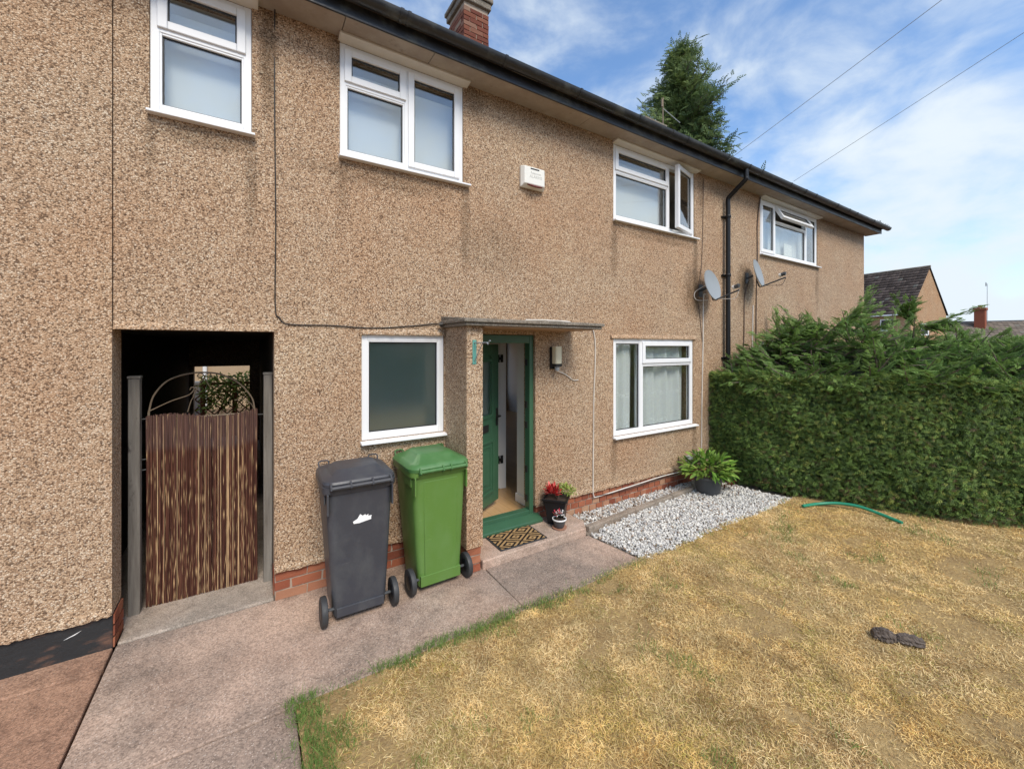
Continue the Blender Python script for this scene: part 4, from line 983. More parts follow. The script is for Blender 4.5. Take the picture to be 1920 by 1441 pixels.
sp_ = thing('flower_pot', 'small round dark pot of white and red flowers on a saucer', 'plant pot', (p2.x+.0, p2.y+.01, .076))
MB().lathe([(.062, 0), (.073, .006), (.076, .016), (.060, .012), (.055, .009)], 24).build('saucer', M['terracotta'], sp_, smooth=40)
MB().lathe([(.045, .014), (.052, .03), (.068, .085), (.072, .098), (.066, .098), (.062, .085)], 24).build('pot', M['darkgrey'], sp_, smooth=40)
MB().lathe([(.0685, .088), (.0745, .092), (.0755, .103), (.069, .104), (.064, .096)], 24, cap0=False, cap1=False).build('rim', M['paper'], sp_, smooth=40)
MB().lathe([(.0, .080), (.062, .086), (.0, .089)], 16).build('soil', M['soil'], sp_)
leaves('white_petals', 46, (.004, 0, .135), (.05, .05, .085), [(.82, .80, .78), (.86, .84, .84)], (.022, .038), sp_, up=.4)
leaves('red_petals', 26, (-.03, .0, .145), (.04, .04, .07), [(.42, .03, .05), (.55, .05, .07)], (.02, .036), sp_, up=.4)
leaves('green_leaves', 26, (0, 0, .105), (.05, .05, .04), [(.06, .07, .025), (.10, .08, .04)], (.03, .05), sp_, up=.2)
p3 = gnd(1345, 930)
bp = thing('flower_pot', 'large round charcoal pot of arching green leaves beside the hedge', 'plant pot', (5.14, -.40, .0), R(10))
MB().lathe([(.125, .005), (.140, .02), (.150, .07), (.156, .075), (.158, .10), (.168, .17), (.176, .215), (.192, .222), (.194, .245), (.178, .245), (.170, .215)], 28).build('pot', M['darkgrey'], bp, smooth=30)
MB().lathe([(.0, .205), (.172, .215), (.0, .222)], 16).build('soil', M['soil'], bp)
leaves('foliage', 420, (0, 0, .27), (.36, .33, .29), [(.13, .26, .035), (.20, .34, .055), (.09, .19, .03), (.27, .38, .08)], (.08, .15), bp, up=.15, droop=.9, flat=.9)
stm = MB()
for i in range(26):
    a = random.uniform(0, 6.28); r_ = random.uniform(.15, .33); stm.tube(bez([(.08*math.cos(a), .08*math.sin(a), .2), (r_*.6*math.cos(a), r_*.6*math.sin(a), .40), (r_*math.cos(a), r_*math.sin(a), random.uniform(.22, .44))], 4), .004, 5)
stm.build('stems', M['cable_brown'], bp)
hx = thing('dry_shrub', 'brown dying leaves at the foot of the hedge beside the large pot', 'shrub', (5.42, -.42, 0))
leaves('leaves', 140, (.0, 0, .08), (.16, .16, .20), [(.16, .065, .03), (.22, .11, .05), (.09, .05, .03)], (.04, .08), hx, droop=.6)

# ------------------------------------------------------------------ things fixed to the wall
a1, a2 = wal(974, 312, -.02), wal(1020, 362, -.02)
al = thing('alarm_box', 'ivory burglar alarm box with a red lens high on the wall', 'alarm', ((a1.x+a2.x)/2, 0, 3.745))
w, h_ = .150, .110
def ring(k, y, ztop, zbot): return [(-w*k, y, -h_*zbot), (w*k, y, -h_*zbot), (w*k, y, h_*ztop), (-w*k, y, h_*ztop)]
MB().loft([ring(1, -.002, 1, 1), ring(1, -.03, 1, 1), ring(.86, -.075, .93, .72)]).build('case', M['ivorybox'], al, bev=.008, seg=3)
lens = MB(); lp = [(x, .022*(1-(x/.10)**2)) for x in np.linspace(-.10, .10, 13)]
LMx = Matrix.Translation((.005, -.0655, -.088)) @ Matrix.Rotation(R(-38), 4, 'X') @ Matrix(((1, 0, 0, 0), (0, 0, 1, 0), (0, 1, 0, 0), (0, 0, 0, 1)))
lens.prism([(x, -z) for x, z in lp]+[(x, z) for x, z in reversed(lp[1:-1])], -.008, .004, LMx); lens.build('lens', plain('red_lens', (.13, .012, .012), .25), al, smooth=30)
MB().box(-.055, .055, -.079, -.0745, .078, .088).build('slot', M['gasket'], al)
def lettering(txt, size, x, y, z, mat, parent, name='lettering'):
    cu = bpy.data.curves.new(name, 'FONT'); cu.body = txt; cu.size = size; cu.align_x = 'CENTER'; cu.extrude = .0004
    t_ = bpy.data.objects.new(name, cu); COL.objects.link(t_); me = bpy.data.meshes.new_from_object(t_); bpy.data.objects.remove(t_)
    o = link(name, me, mat, parent); me.materials.clear(); me.materials.append(mat); o.location = (x, y, z); o.rotation_euler = (R(90), 0, 0); return o
M['print'] = plain('grey_print', (.50, .50, .47), .6, .02)
lettering('Response', .034, .012, -.0757, .030, M['print'], al); lettering('ALARMS', .044, .012, -.0757, -.012, M['print'], al)

l1, l2 = wal(1030, 648, -.05), wal(1048, 690, -.05)
lm_ = thing('wall_lamp', 'black porch lamp with a cream glass shade beside the door', 'lamp', (2.835, 0, 1.84))
MB().box(-.045, .045, -.035, 0, -.135, .11).build('back_plate', M['black_iron'], lm_, bev=.006)
MB().loft([rrect(.088, .082, .02, 0, -.078, z, 4) for z in (-.075, .115)]).build('shade', plain('cream_glass', (.72, .68, .50), .2, .05), lm_, bev=.004)
MB().loft([rrect(.092, .086, .02, 0, -.078, z, 4) for z in (-.105, -.076)]).build('collar', M['black_iron'], lm_, bev=.003)
MB().lathe([(.016, -.150), (.026, -.145), (.028, -.106)], 14, Matrix.Translation((.0, -.08, 0))).build('sensor', M['dish'], lm_, smooth=40)

br = thing('hanging_bracket', 'small green metal hanging basket bracket on the porch pier', 'bracket', (1.625, PY, 1.90))
MB().box(-.018, .018, -.006, 0, -.10, .11).build('plate', plain('teal_paint', (.10, .30, .25), .5), br)
MB().tube([(0, -.006, .085), (.0, -.23, .085)], .005, 6).tube([(0, -.006, -.075), (.0, -.15, .08)], .004, 6).tube(bez([(0, -.23, .085), (.0, -.245, .07), (.0, -.262, .095), (0, -.28, .10)], 5), .005, 6).build('arm', M['dish'], br)

def dish(label, px, py, yaw, pitch, armdir):
    base = wal(px, py, 0)
    t = thing('satellite_dish', label, 'satellite dish', base, 0, 'satellite dishes')
    t.location.y = 0
    MB().box(-.045, .045, -.010, 0, -.09, .09).tube([(0, -.01, 0), (0, -.10, .03)], .018, 8).build('bracket', M['darkgrey'], t)
    Mx = Matrix.Translation((0.02, -.15, .06)) @ Matrix.Rotation(yaw, 4, 'Z') @ Matrix.Rotation(pitch, 4, 'X') @ Matrix.Rotation(R(90), 4, 'X')
    pr = []
    rr = [(.0, .0), (.06, .002), (.12, .010), (.18, .022), (.215, .034)]
    n = 32; mb = MB()
    rings = [[(r*.92*math.cos(2*math.pi*k/n), r*1.06*math.sin(2*math.pi*k/n), z) for k in range(n)] for r, z in rr[1:]]
    rings += [[(r*.93*math.cos(2*math.pi*k/n), r*1.07*math.sin(2*math.pi*k/n), z-.008) for k in range(n)] for r, z in reversed(rr[1:])]
    mb.loft(rings, M=Mx); mb.add([(.06*.92*math.cos(2*math.pi*k/n), .06*1.06*math.sin(2*math.pi*k/n), .0019) for k in range(n)], [tuple(range(n))], Mx)
    mb.build('reflector', M['dish'], t, smooth=50)
    a = Mx @ Vector((0, -.225, .02)); e = Mx @ Vector((.0, -.20, .36))
    MB().tube([a, e], .011, 8).tube([Mx @ Vector((0, -.10, -.03)), Mx @ Vector((0, -.22, -.015)), a], .012, 6).build('arm', M['darkgrey'], t)
    q = Mx @ Vector((0, -.14, .36)); MB().tube([e+Vector((0, 0, .055)), q+Vector((0, 0, .0)), Mx @ Vector((0, -.14, .31))], [.028, .030, .026], 12).build('receiver', M['darkgrey'], t, smooth=40)
    MB().tube([Mx @ Vector((0, -.14, .312)), Mx @ Vector((0, -.14, .285))], .030, 14).build('receiver_cap', M['cable_white'], t, smooth=40)
    MB().tube(bez([e+Vector((0, 0, .0)), e*.85+a*.15+Vector((0, 0, -.09)), e*.55+a*.45+Vector((0, 0, -.06)), a*.9+e*.1], 6), .004, 6).build('lead', M['cable_white'] if armdir else M['cable_black'], t)
    return t, base
d1, db1 = dish('grey satellite dish left of the black downpipe', 1313, 545, R(4), R(-14), True)
d2, db2 = dish('grey satellite dish right of the black downpipe', 1400, 522, R(12), R(-14), False)

def cable(label, pts, r, mat, n=6, cat='cable'):
    tag(MB().tube(bez(pts, n), r, 6).build('cable', mat, smooth=60), label, cat)
wp = lambda px, py, y=-.008: wal(px, py, y)
cable('thin black cable dropping from the eaves and running to the canopy', [(.152, -.25, ZE+.0), (.152, -.012, ZE-.03), wp(515, 200), wp(517, 420), wp(516, 570), wp(524, 596), wp(545, 608), wp(620, 610), wp(700, 615), wp(770, 611), wp(832, 605, -.012)], .0045, M['cable_black'])
tag(MB().tube([(1.47, -.05, 2.155), (1.60, -.10, 2.178)], .017, 8).build('cable_connector', M['cable_black']), 'short black cable connector at the left end of the canopy', 'connector')
cable('white cable down the wall right of the porch and along the bricks', [(2.45, -.03, 2.235), (2.75, -.04, 2.24), (3.0, -.10, 2.225), (3.06, -.02, 2.18), wp(1113, 622), wp(1113, 760), wp(1112, 900), wp(1113, 928, -.010), wp(1122, 930, -.012), wp(1180, 912, -.012), wp(1240, 893, -.012), wp(1292, 880, -.012)], .0075, M['cable_white'])
cable('black cable running along the plinth below the living room window', [wp(1116, 930, -.016), wp(1180, 917, -.018), wp(1245, 894, -.016), wp(1296, 884, -.016)], .004, M['cable_black'])
cable('white cable running down the wall below the left satellite dish', [db1+Vector((.06, -.05, -.05)), wp(1319, 560), wp(1318, 650), wp(1316, 760), wp(1315, 850)], .008, M['cable_white'])
cable('thin brown cable on the wall above the left satellite dish', [wp(1319, 335), wp(1318, 420), wp(1315, 500), wp(1308, 550), wp(1312, 590), wp(1317, 640)], .004, M['cable_brown'])
cable('loop of white cable hanging behind the left satellite dish', [db1+Vector((.0, -.08, .07)), wp(1303, 548), wp(1306, 562, -.03), db1+Vector((.1, -.06, -.14))], .005, M['cable_white'])
cable('dark cable running down below the right satellite dish', [db2+Vector((0, -.03, -.05)), wp(1396, 560), wp(1395, 620), wp(1393, 680)], .010, M['cable_brown'])
cable('dark cable beside the right satellite dish up to the eaves', [(7.25, -.02, ZE-.03), wp(1420, 420), wp(1420, 480), wp(1418, 560), wp(1417, 680)], .011, M['cable_brown'])
cable('pale cable ending in a white cap between the satellite dishes and hedge', [wp(1412, 572), wp(1411, 620), wp(1410, 680)], .009, M['cable_white'])
cable('short lead running from the porch lamp to a hole', [wp(1042, 694, -.03), wp(1060, 702), wp(1074, 712), wp(1084, 712)], .006, M['cable_white'])
p = wal(1292, 865, -.02)
tag(MB().box(p.x-.055, p.x+.055, -.05, 0, p.z-.09, p.z+.09).build('meter_box', M['greybox'], bev=.008), 'small pale grey junction box low on the wall by the large pot', 'box')
p = wal(1306, 853, -.02)
tag(MB().box(p.x-.07, p.x+.09, -.06, 0, p.z-.07, p.z+.06).build('air_vent', M['soffit'], bev=.02), 'weathered brown wall vent cover just above the pale junction box', 'vent')

# aerial on the second chimney
q = far(1243, 240, 9.5)
ae = thing('television_aerial', 'thin metal television aerial on the far chimney', 'aerial', (q.x, q.y, q.z-.4))
zt_ = far(1243, 183, 9.5).z-(q.z-.4)
MB().tube([(0, 0, 0), (0, 0, zt_)], .013, 8).build('mast', M['rust_iron'], ae); MB().tube([(0, 0, zt_-.25), (.28, -.25, zt_-.62)], .008, 6).build('boom', M['dish'], ae); MB().tube([(-.03, 0, zt_-.05), (-.03, .0, zt_-.22)], .022, 6).build('junction', M['rust_iron'], ae)

# overhead wires to a pole across the street
pole = Vector((2.1, -14.7, 8.0))
for px, py, lb in ((1366, 300, 'overhead telephone wire rising from the gutter near the conifer'), (1488, 340, 'overhead telephone wire rising from the gutter above the furthest window')):
    a = wal(px, py, -.39); pts = []
    for k in range(25):
        t = k/24; q = a.lerp(pole, t); q.z -= .25*math.sin(math.pi*t); pts.append(q)
    tag(MB().tube(pts, .0028, 5).build('overhead_wire', M['dish']), lb, 'wire', 'overhead wires')
pw = tag(MB().tube([(2.1, -14.7, -.1), (2.1, -14.7, 8.4)], [.13, .10], 12).build('telephone_pole', M['bark'], smooth=40), 'tall wooden telephone pole across the street behind the viewer', 'pole')
MB().tube([(1.7, -14.7, 8.0), (2.5, -14.7, 8.0)], .04, 6).build('crossarm', M['bark'], pw)
MB().lathe([(.05, 0), (.06, .05), (.02, .12)], 10, Matrix.Translation((2.1, -14.7, 8.4))).build('cap', M['darkgrey'], pw)

# ------------------------------------------------------------------ hose and debris on the lawn
hp = [gnd(1505, 948, .035), gnd(1535, 944, .045), gnd(1570, 943, .07), gnd(1610, 949, .08), gnd(1650, 963, .055), gnd(1692, 980, .032)]
tag(MB().tube(bez(hp, 8), .018, 10).build('garden_hose', M['hose'], smooth=60), 'length of green garden hose lying at the foot of the hedge', 'hose')
dc = gnd(1680, 1205)
lg = thing('bark_log', 'small broken dark piece of bark lying on the dry lawn', 'bark', (dc.x, dc.y, .0), R(-52))
def chunk(x0, x1, r):
    rings = []; n = 18; prof_ = [random.uniform(.68, 1.25) for _ in range(n)]; lean = random.uniform(-.01, .01)
    for i in range(15):
        t = i/14; x = x0+(x1-x0)*t; rr = r*(.72+.28*math.sin(math.pi*min(max(t, .10), .90)))*(1 if 0 < i < 14 else .8)
        rings.append([(x+random.uniform(-.003, .003), lean*math.sin(3*t)+rr*prof_[k]*random.uniform(.82, 1.18)*math.cos(k*2*math.pi/n), .010+rr*.85+rr*.85*prof_[k]*random.uniform(.82, 1.18)*math.sin(k*2*math.pi/n)) for k in range(n)])
    return MB().loft(rings)
chunk(-.125, -.005, .044).build('bark_piece', M['log'], lg); chunk(.0, .145, .036).build('bark_piece', M['log'], lg)

# ------------------------------------------------------------------ hedge
def sprig(n=7, w=.10):
    """flat frond along +x: pairs of pointed leaflets on a curving stem"""
    v, f = [], []
    for i in range(n):
        t = i/(n-1); x = .12+.72*t; z = -.16*t*t; s = 1 if i % 2 else -1
        ln = (.42-.28*t); b = len(v)
        dx, dy = (.70, .62*s) if i < n-1 else (1, 0)
        v += [(x, 0, z), (x+dx*ln*.5-w*.5*dy, dy*ln*.5+w*.5*dx*1, z+.03), (x+dx*ln, dy*ln, z-.05), (x+dx*ln*.5+w*.5*dy, dy*ln*.5-w*.5*dx, z+.03)]
        f += [(b, b+1, b+2), (b, b+2, b+3)]
    b = len(v); v += [(0, -.012, 0), (0, .012, 0), (.9, 0, -.15)]; f.append((b, b+2, b+1))
    return np.array(v), np.array(f)
SV, SF = sprig(8, .13)
hedge = thing('conifer_hedge', 'dense green conifer hedge with clipped face and shaggy uncut top', 'hedge', (0, 0, 0))
HT = 1.56
def path_pts(t):
    seg = np.r_[0, np.cumsum(np.hypot(*np.diff(HP, axis=0).T))]; s = t*seg[-1]
    return np.c_[np.interp(s, seg, HP[:, 0]), np.interp(s, seg, HP[:, 1])]
def hedge_normal(t):
    a = path_pts(np.clip(t-.03, 0, 1)); b = path_pts(np.clip(t+.03, 0, 1)); d = b-a; n = np.c_[d[:, 1], -d[:, 0]]   # towards the lawn
    n /= np.linalg.norm(n, axis=1, keepdims=True); return n
def hbulge(t, z):
    return .018*np.sin(t*19+z*2.1)+.016*np.sin(t*47+z*5.3)+.014*np.sin(z*7.9+t*31)-.05*np.clip(.22-z, 0, .22)/.22
def htop(t): return HT+.018*np.sin(t*23)+.014*np.sin(t*61+1)+.14*np.clip(t-.12, 0, .5)
SVc, SFc = sprig(6, .15)
N = 50000
t = rng.beta(1.0, 1.35, N)*.93; z = htop(t)*rng.uniform(0.02, 1.0, N)**.95
pn = hedge_normal(t); pp_ = path_pts(t); dep = rng.uniform(-.11, .03, N)
xy = pp_+pn*(hbulge(t, z)+dep)[:, None]
tang = np.c_[-pn[:, 1], pn[:, 0], np.zeros(N)]; out3 = np.c_[pn, np.zeros(N)]
d3 = tang*rng.normal(-.35, .55, (N, 1))+out3*rng.uniform(.05, .65, (N, 1))+np.c_[np.zeros((N, 2)), rng.normal(.10, .5, N)]
zh = out3+np.c_[np.zeros((N, 2)), np.full(N, .55)]+rng.normal(0, .38, (N, 3))
u_ = rng.random((N, 1)); col = (1-u_)*np.array([[.040, .080, .022]])+u_**1.5*np.array([[.27, .42, .10]])
pt_ = np.sin(t*29+z*3)+np.sin(z*6.1-t*17)
yl = rng.random(N) < .07+.06*np.clip(pt_, 0, 2); col[yl] = np.array([.38, .44, .11])*rng.uniform(.6, 1.2, (yl.sum(), 1))
bn = rng.random(N) < .035+.10*(z < .22); col[bn] = np.array([.20, .135, .07])*rng.uniform(.5, 1.1, (bn.sum(), 1))
scatter('clipped_foliage', SVc, SFc, np.c_[xy, z], frames2(d3, zh), rng.uniform(.036, .085, N), col, M['leaf'], hedge)
N2 = 9000
t2 = rng.beta(1.0, 1.3, N2)*.93; bk = rng.uniform(0, .62, N2); q2 = path_pts(t2)-hedge_normal(t2)*bk[:, None]
d4 = rng.normal(0, .5, (N2, 3)); d4[:, 2] = np.abs(d4[:, 2])*.5+.05; d4[:, :2] += hedge_normal(t2)*.5
u4 = rng.random((N2, 1)); c4 = (1-u4)*np.array([[.13, .22, .055]])+u4*np.array([[.38, .50, .13]])
y4 = rng.random(N2) < .22; c4[y4] = np.array([.42, .44, .13])*rng.uniform(.7, 1.1, (y4.sum(), 1))
scatter('clipped_top', SV, SF, np.c_[q2, htop(t2)-.05+rng.uniform(-.05, .03, N2)], frames2(d4, np.array([[-.3, -.3, 1.0]])+rng.normal(0, .5, (N2, 3))), rng.uniform(.05, .11, N2), c4, M['leaf'], hedge)
# inner twiggy body so that nothing shows through
def crise(q): return .30*min(1, q/.15)*(1-.75*min(1, max(0, (q-.30)/.2)))
core = MB(); NS = 24; ring_ = []
for i in range(NS+1):
    tt = np.array([i/NS]); p = path_pts(tt)[0]; n = hedge_normal(tt)[0]; h = htop(tt)[0]
    ring_.append([(p[0]-n[0]*.16, p[1]-n[1]*.16, .03), (p[0]-n[0]*.13, p[1]-n[1]*.13, h*.5), (p[0]-n[0]*.18, p[1]-n[1]*.18, h-.10), (p[0]-n[0]*.52, p[1]-n[1]*.52, h-.08), (p[0]-n[0]*.85, p[1]-n[1]*.85, h+.02+crise(i/NS)), (p[0]-n[0]*1.6, p[1]-n[1]*1.6, h+.05+crise(i/NS)), (p[0]-n[0]*1.7, p[1]-n[1]*1.7, .03)])
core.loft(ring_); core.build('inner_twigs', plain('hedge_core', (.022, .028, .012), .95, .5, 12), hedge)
# shaggy uncut top: limbs carrying big fronds
LOC, DIR, SZ, CL = [], [], [], []
limbs = MB()
def limb(b, d, L, nf, size, tone):
    b = np.array(b, float); d = np.array(d, float); d /= np.linalg.norm(d)
    sag = random.uniform(-.15, .25)
    pts = [b+d*L*k/5+np.array([0, 0, -sag*L*(k/5)**2]) for k in range(6)]
    limbs.tube([Vector(p) for p in pts], [.010*(1-k/6)+.002 for k in range(6)], 4)
    for k in range(nf):
        s = (k+.5)/nf; p = b+d*L*s+np.array([0, 0, -sag*L*s*s]); sd_ = np.cross(d, (0, 0, 1)); sd_ /= max(np.linalg.norm(sd_), 1e-6)
        q = d*random.uniform(.5, 1.1)+sd_*random.uniform(-.9, .9)*(1-.5*s)+np.array([0, 0, random.uniform(-.25, .25)])
        LOC.append(p+rng.normal(0, .02, 3)); DIR.append(q); SZ.append(size*random.uniform(.6, 1.25)*(1.1-.45*s)); CL.append(np.array((.095, .175, .045))*(1-tone)+np.array((.26, .41, .10))*tone*random.uniform(.65, 1.2)+rng.uniform(0, .012, 3))
for i in range(760):
    tt = random.random()**1.1*.90; p = path_pts(np.array([tt]))[0]; n = hedge_normal(np.array([tt]))[0]; h = htop(np.array([tt]))[0]
    back = random.uniform(.10, .5) if random.random() < .16 else random.uniform(.55, 1.6); rise = min(1, max(0, back-.3)/.5)*(1-.55*min(1, max(0, (tt-.28)/.2)))
    bz = h-.12+.62*rise*random.random()*(.45+.75*min(1, tt/.12))
    ang = random.uniform(-1, 1); tg = np.array([-n[1], n[0]])
    d = np.array([*(n*random.uniform(-.2, 1.0)+tg*ang*.9), random.uniform(-.05, .75)])
    limb((p[0]-n[0]*back, p[1]-n[1]*back, bz), d, random.uniform(.22, .55), 15, .17, random.random()**1.2)
def tuft(px, py, Z, d, L, nf=30, size=.16, n=5, spread=.22, tone=.8):
    b = far(px, py, Z)
    for k in range(n): limb(b, Vector(d)+Vector(rng.normal(0, spread, 3)), L*random.uniform(.7, 1.1), nf, size, tone*random.uniform(.6, 1.15))
tuft(1590, 605, 6.6, (.55, -.35, .95), .62, n=5); tuft(1560, 618, 6.7, (.1, -.5, .35), .5); tuft(1700, 600, 6.3, (-.3, -.2, .7), .42); tuft(1730, 612, 6.2, (.75, -.5, .05), .6, n=6); tuft(1530, 625, 6.8, (-.7, .2, .15), .55)
tuft(1850, 665, 6.2, (.3, -.2, .6), .40); tuft(1390, 672, 7.0, (-.6, .25, .15), .40, n=4, size=.12); tuft(1470, 640, 6.9, (-.3, -.2, .3), .5)
tuft(1800, 668, 6.2, (-.2, -.3, .5), .40); tuft(1900, 672, 6.0, (.1, -.2, .5), .40); tuft(1640, 650, 6.2, (.2, -.6, .25), .5); tuft(1500, 745, 6.0, (.2, -.9, -.25), .3, n=3, size=.12)
LOC = np.array(LOC); DIR = np.array(DIR); SZ = np.array(SZ); CL = np.clip(np.array(CL), .005, 1)
SV2, SF2 = sprig(13, .085)
scatter('shaggy_foliage', SV2, SF2, LOC, frames2(DIR, np.array([[-.3, -.3, 1.0]])+rng.normal(0, .4, (len(LOC), 3))), SZ, CL, M['leaf'], hedge)
limbs.build('twigs', M['bark'], hedge)['kind'] = 'stuff'
for i in range(9):
    tt = .05+i*.09; p = path_pts(np.array([tt]))[0]; n = hedge_normal(np.array([tt]))[0]
    x, y = p-n*.5; MB().tube(bez([(x, y, -.05), (x+.03, y+.02, .5), (x-.02, y, 1.2)], 4), .035, 7).build('trunk', M['bark'], hedge)

# ------------------------------------------------------------------ conifer behind the roof
def conifer(base, top_z, wid, nlimb, label, cat='tree'):
    t_ = thing('conifer_tree', label, cat, base)
    Ht = top_z-base[2]
    MB().tube([(0, 0, 0), (.1, .05, Ht*.5), (.05, .0, Ht*.98)], [.32, .2, .03], 10).build('trunk', M['bark'], t_, smooth=60)
    L_, D_, S_z, C_c = [], [], [], []; br_ = MB()
    for i in range(nlimb):
        s = random.random()**.8; z = Ht*(.36+.63*s); a = random.uniform(0, 6.283)
        lobe = .72+.38*math.sin(a*3+z*1.1)+.2*math.sin(a*5-z*2.3)
        Lr = wid*(max(.03, 1-s)**.62)*lobe*random.uniform(.55, 1.05)
        d = np.array([math.cos(a), math.sin(a), random.uniform(.0, .55)]); b = np.array([.05, 0, z])
        sag = random.uniform(.0, .35)
        pts = [b+d*Lr*k/4+np.array([0, 0, -sag*Lr*(k/4)**2]) for k in range(5)]
        br_.tube([Vector(p) for p in pts], [.05*(1-k/5)+.006 for k in range(5)], 4)
        nf = int(14+Lr*22)
        tone = random.random()
        for k in range(nf):
            f = random.uniform(.25, 1.03); p = b+d*Lr*f+np.array([0, 0, -sag*Lr*f*f])+rng.normal(0, .16, 3)
            L_.append(p); D_.append(d*.8+rng.normal(0, .6, 3)); S_z.append(random.uniform(.22, .50)); C_c.append((np.array((.07, .125, .05))*(1-tone)+np.array((.21, .28, .09))*tone)*random.uniform(.7, 1.3))
    scatter('crown', SV, SF, np.array(L_), frames2(np.array(D_), np.array([[-.5, -.6, .8]])+rng.normal(0, .55, (len(L_), 3))), np.array(S_z), np.array(C_c), M['leaf'], t_)
    br_.build('limbs', M['bark'], t_)
    return t_
tb = far(1276, 400, 18.0)
conifer((tb.x, tb.y, -.1), far(1290, 84, 18.0).z, 3.75, 380, 'tall green conifer tree rising behind the roof')

# ------------------------------------------------------------------ far houses
def far_house():
    Zf = 38
    ap = far(1742, 500, Zf); ridge_dir = None
    # gable end faces right of the picture; ridge runs away to the left behind the terrace
    t_ = thing('far_house', 'distant brown tiled house with a tan gable end above the hedge', 'house', (ap.x, ap.y, 0))
    zr_ = ap.z; ze = far(1705, 588, Zf).z
    return t_, ap, zr_, ze
fh, ap, zr_, ze = far_house()
# local frame: u = along the ridge (towards the left, slightly away), v = across the gable
el = far(1620, 522, 42.6)             # a point further left along the ridge
u = Vector((el.x-ap.x, el.y-ap.y, 0)).normalized(); v = Vector((-u.y, u.x, 0))
if v.dot(Vector((-ap.x, -D-ap.y, 0))) < 0: v = -v            # v points towards the viewer
hw = 3.3; LEN = 11
def P(a, b, z): return tuple(u*a+v*b+Vector((0, 0, z)))
wb_ = MB(); wb_.add([P(0, hw, -.1), P(0, -hw, -.1), P(0, -hw, ze), P(0, 0, zr_-.1), P(0, hw, ze), P(LEN, hw, -.1), P(LEN, -hw, -.1), P(LEN, -hw, ze), P(LEN, 0, zr_-.1), P(LEN, hw, ze)],
                     [(0, 4, 3, 2, 1), (5, 6, 7, 8, 9), (0, 5, 9, 4), (1, 2, 7, 6)])
wb_.build('wall', M['dash_far'], fh)
rs = math.hypot(hw+.25, zr_-ze); uy = (v*-(hw+.25)+Vector((0, 0, zr_-ze+.0))).normalized(); nr = Vector(uy).cross(u); nr = nr if nr.z > 0 else -nr
p0_ = Vector(P(-.12, hw+.25, ze-.05))
ro = MB(); ro.add([P(-.1, hw+.25, ze-.08), P(LEN, hw+.25, ze-.08), P(LEN, 0, zr_-.02), P(-.1, 0, zr_-.02), P(LEN, -hw-.25, ze-.08), P(-.1, -hw-.25, ze-.08)], [(0, 1, 2, 3), (3, 2, 4, 5)])
rof = ro.build('roof', M['tarmac'], fh)
tiles('roof_tiles', np.array(p0_), u, uy, nr, LEN, rs, .34, rs/16, (.125, .095, .080), rof, .4, .09)
MB().tube([P(-.1, 0, zr_+.03), P(LEN, 0, zr_+.03)], .11, 8).build('ridge', M['canopy'], rof)
MB().box(0, 1, 0, 1, 0, 1, Matrix(((u.x*LEN, v.x*.12, 0, u.x*-.1+v.x*(hw+.25)), (u.y*LEN, v.y*.12, 0, u.y*-.1+v.y*(hw+.25)), (0, 0, .14, ze-.22), (0, 0, 0, 1)))).build('gutter', M['upvc'], fh)
def fwin(a, b_, z0, z1, side):      # window on the long wall or on the gable
    q = MB(); fr = MB()
    if side == 'long':
        f1 = [P(a, hw+.02, z0), P(b_, hw+.02, z0), P(b_, hw+.02, z1), P(a, hw+.02, z1)]; off = v*.05
        dir_ = u
    else:
        f1 = [P(-.02, a, z0), P(-.02, b_, z0), P(-.02, b_, z1), P(-.02, a, z1)]; off = u*-.05
    c_ = sum((Vector(p) for p in f1), Vector())/4; inn = [tuple(c_+(Vector(p)-c_)*.82+off*.5) for p in f1]
    outr = [tuple(Vector(p)+off) for p in f1]; fr.add([*f1, *outr, *inn], [(4, 5, 9, 8), (5, 6, 10, 9), (6, 7, 11, 10), (7, 4, 8, 11), (0, 1, 5, 4), (1, 2, 6, 5), (2, 3, 7, 6), (3, 0, 4, 7)])
    wo = fr.build('window', M['upvc'], fh); MB().add(inn, [(0, 1, 2, 3)]).build('pane', M['gasket'], wo)
fwin(1.2, 2.2, ze-1.6, ze-.5, 'long'); fwin(3.6, 4.8, ze-1.6, ze-.5, 'long'); fwin(6.4, 7.6, ze-1.6, ze-.5, 'long'); fwin(1.6, .2, ze-2.0, ze-.9, 'gable')

Z2 = 58
f2a, f2b = far(1760, 603, Z2), far(1990, 580, 52)
f2 = thing('far_bungalow', 'low far tiled roof with a small brick chimney at far right', 'house', (f2a.x, f2a.y, 0))
u2 = Vector((f2b.x-f2a.x, f2b.y-f2a.y, 0)); L2 = u2.length; u2.normalize(); v2 = Vector((u2.y, -u2.x, 0))
if v2.dot(Vector((-f2a.x, -D-f2a.y, 0))) < 0: v2 = -v2
def Q(a, b, z): return tuple(u2*a+v2*b+Vector((0, 0, z)))
zr2 = f2a.z; hw2 = 4.2; ze2 = zr2-2.9
MB().add([Q(0, hw2, -.1), Q(L2, hw2, -.1), Q(L2, hw2, ze2), Q(0, hw2, ze2), Q(0, -hw2, -.1), Q(0, -hw2, ze2), Q(0, 0, zr2-.1), Q(L2, -hw2, -.1), Q(L2, -hw2, ze2), Q(L2, 0, zr2-.1)], [(0, 1, 2, 3), (0, 3, 6, 5, 4), (1, 7, 8, 9, 2)]).build('wall', M['dash_far'], f2)
rf2 = MB().add([Q(0, hw2+.3, ze2-.1), Q(L2, hw2+.3, ze2-.1), Q(L2, 0, zr2-.03), Q(0, 0, zr2-.03), Q(L2, -hw2-.3, ze2-.1), Q(0, -hw2-.3, ze2-.1)], [(0, 1, 2, 3), (3, 2, 4, 5)]).build('roof', M['tarmac'], f2)
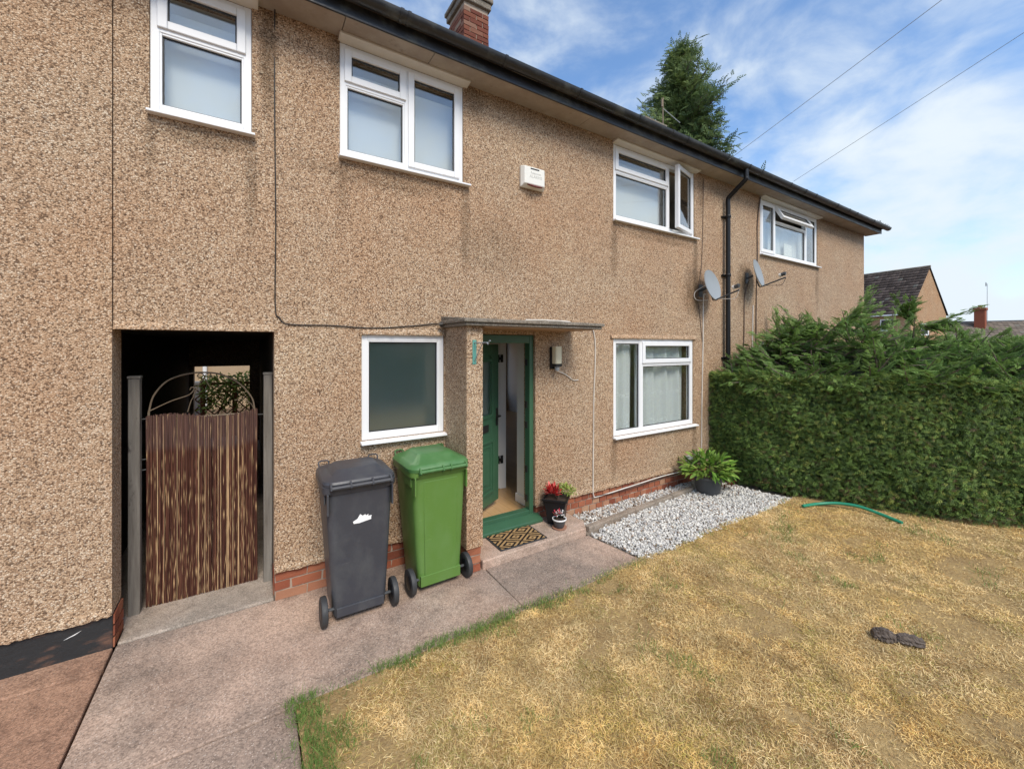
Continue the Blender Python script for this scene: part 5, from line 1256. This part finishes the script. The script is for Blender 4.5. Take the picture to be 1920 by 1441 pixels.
uy2 = (v2*-(hw2+.3)+Vector((0, 0, zr2-ze2))).normalized(); nr2 = uy2.cross(u2); nr2 = nr2 if nr2.z > 0 else -nr2
tiles('roof_tiles', np.array(Q(0, hw2+.3, ze2-.05)), u2, uy2, nr2, L2, math.hypot(hw2+.3, zr2-ze2), .45, .42, (.19, .155, .125), rf2, .25, .05)
cc = far(1838, 600, 55); cl_ = cc-Vector((f2a.x, f2a.y, 0)); ctop = far(1838, 577, 55).z
c3 = MB().box(cl_.x-.5, cl_.x+.5, cl_.y-.5, cl_.y+.5, zr2-1.2, ctop-.35).box(cl_.x-.6, cl_.x+.6, cl_.y-.6, cl_.y+.6, ctop-.349, ctop-.02).build('chimney', M['brick'], f2, bev=.03)
MB().lathe([(.22, ctop-.02), (.18, ctop+.3), (.24, ctop+.36)], 12, Matrix.Translation((cl_.x, cl_.y, 0))).build('pot', M['terracotta'], c3)
qa = far(1851, 590, 55)
aa = thing('television_aerial', 'faint thin aerial mast beside the far right chimney', 'aerial', (qa.x, qa.y, zr2-.3))
zt2 = far(1851, 532, 55).z-zr2+.3
MB().tube([(0, 0, 0), (0, 0, zt2)], .025, 6).build('mast', M['dish'], aa); MB().tube([(-.5, 0, zt2-.05), (.5, .2, zt2-.05)], .03, 5).tube([(-.3, .1, zt2-.35), (-.3, .1, zt2+.2)], .02, 4).tube([(.2, .1, zt2-.3), (.2, .1, zt2+.2)], .02, 4).build('elements', M['darkgrey'], aa)

# ------------------------------------------------------------------ across the street (seen only mirrored in the glass)
struct('road', MB().add([(-200, -13.5, -.07), (200, -13.5, -.07), (200, -8.6, -.07), (-200, -8.6, -.07)], [(0, 1, 2, 3)]), M['tarmac'], 'grey tarmac street behind the viewer', 'road')
oh = thing('opposite_house', 'rendered house across the street, faintly mirrored in the hall window', 'house', (9.5, -26, 0))
MB().box(-5, 5, -6, 0, -.1, 5).build('wall', M['dash_far'], oh)
MB().prism([(-6.4, 5), (.4, 5), (-3, 7.8)], -5.3, 5.3, Matrix(((0, 0, 1, 0), (1, 0, 0, 0), (0, 1, 0, 0), (0, 0, 0, 1)))).build('roof', M['tarmac'], oh)
for x in (-3.6, 1.6):
    for z in (.9, 3.5):
        f_ = bars(x, x+2, z, z+1.2, .08, -.02, .06); f_.v = [(a, -b+.04, c) for a, b, c in f_.v]; wo = f_.build('window', M['upvc'], oh); MB().box(x+.08, x+1.92, .0, .03, z+.08, z+1.12).build('pane', M['gasket'], wo)
sh = thing('street_shrub', 'dark leafy shrubs across the street, mirrored in the hall window', 'shrub', (3.2, -13.0, 0))
N = 9000; q = rng.normal(size=(N, 3)); q /= np.linalg.norm(q, axis=1, keepdims=True)
loc = q*np.array([4.2, 1.2, 1.7])*rng.uniform(.7, 1.0, (N, 1))**.5*(1+.15*np.sin(q[:, :1]*9)); loc[:, 2] = np.abs(loc[:, 2])*1.35
scatter('foliage', LV, LF, loc, frames(q+rng.normal(0, .5, (N, 3)), rng.uniform(0, 6, N)), rng.uniform(.14, .3, N), np.array([[.055, .085, .025]])*rng.uniform(.5, 1.5, (N, 1)), M['leaf'], sh)
for x in (-2.5, 0, 2.4): MB().tube([(x, 0, -.1), (x+.2, .1, 1.6)], .08, 7).build('trunk', M['bark'], sh)
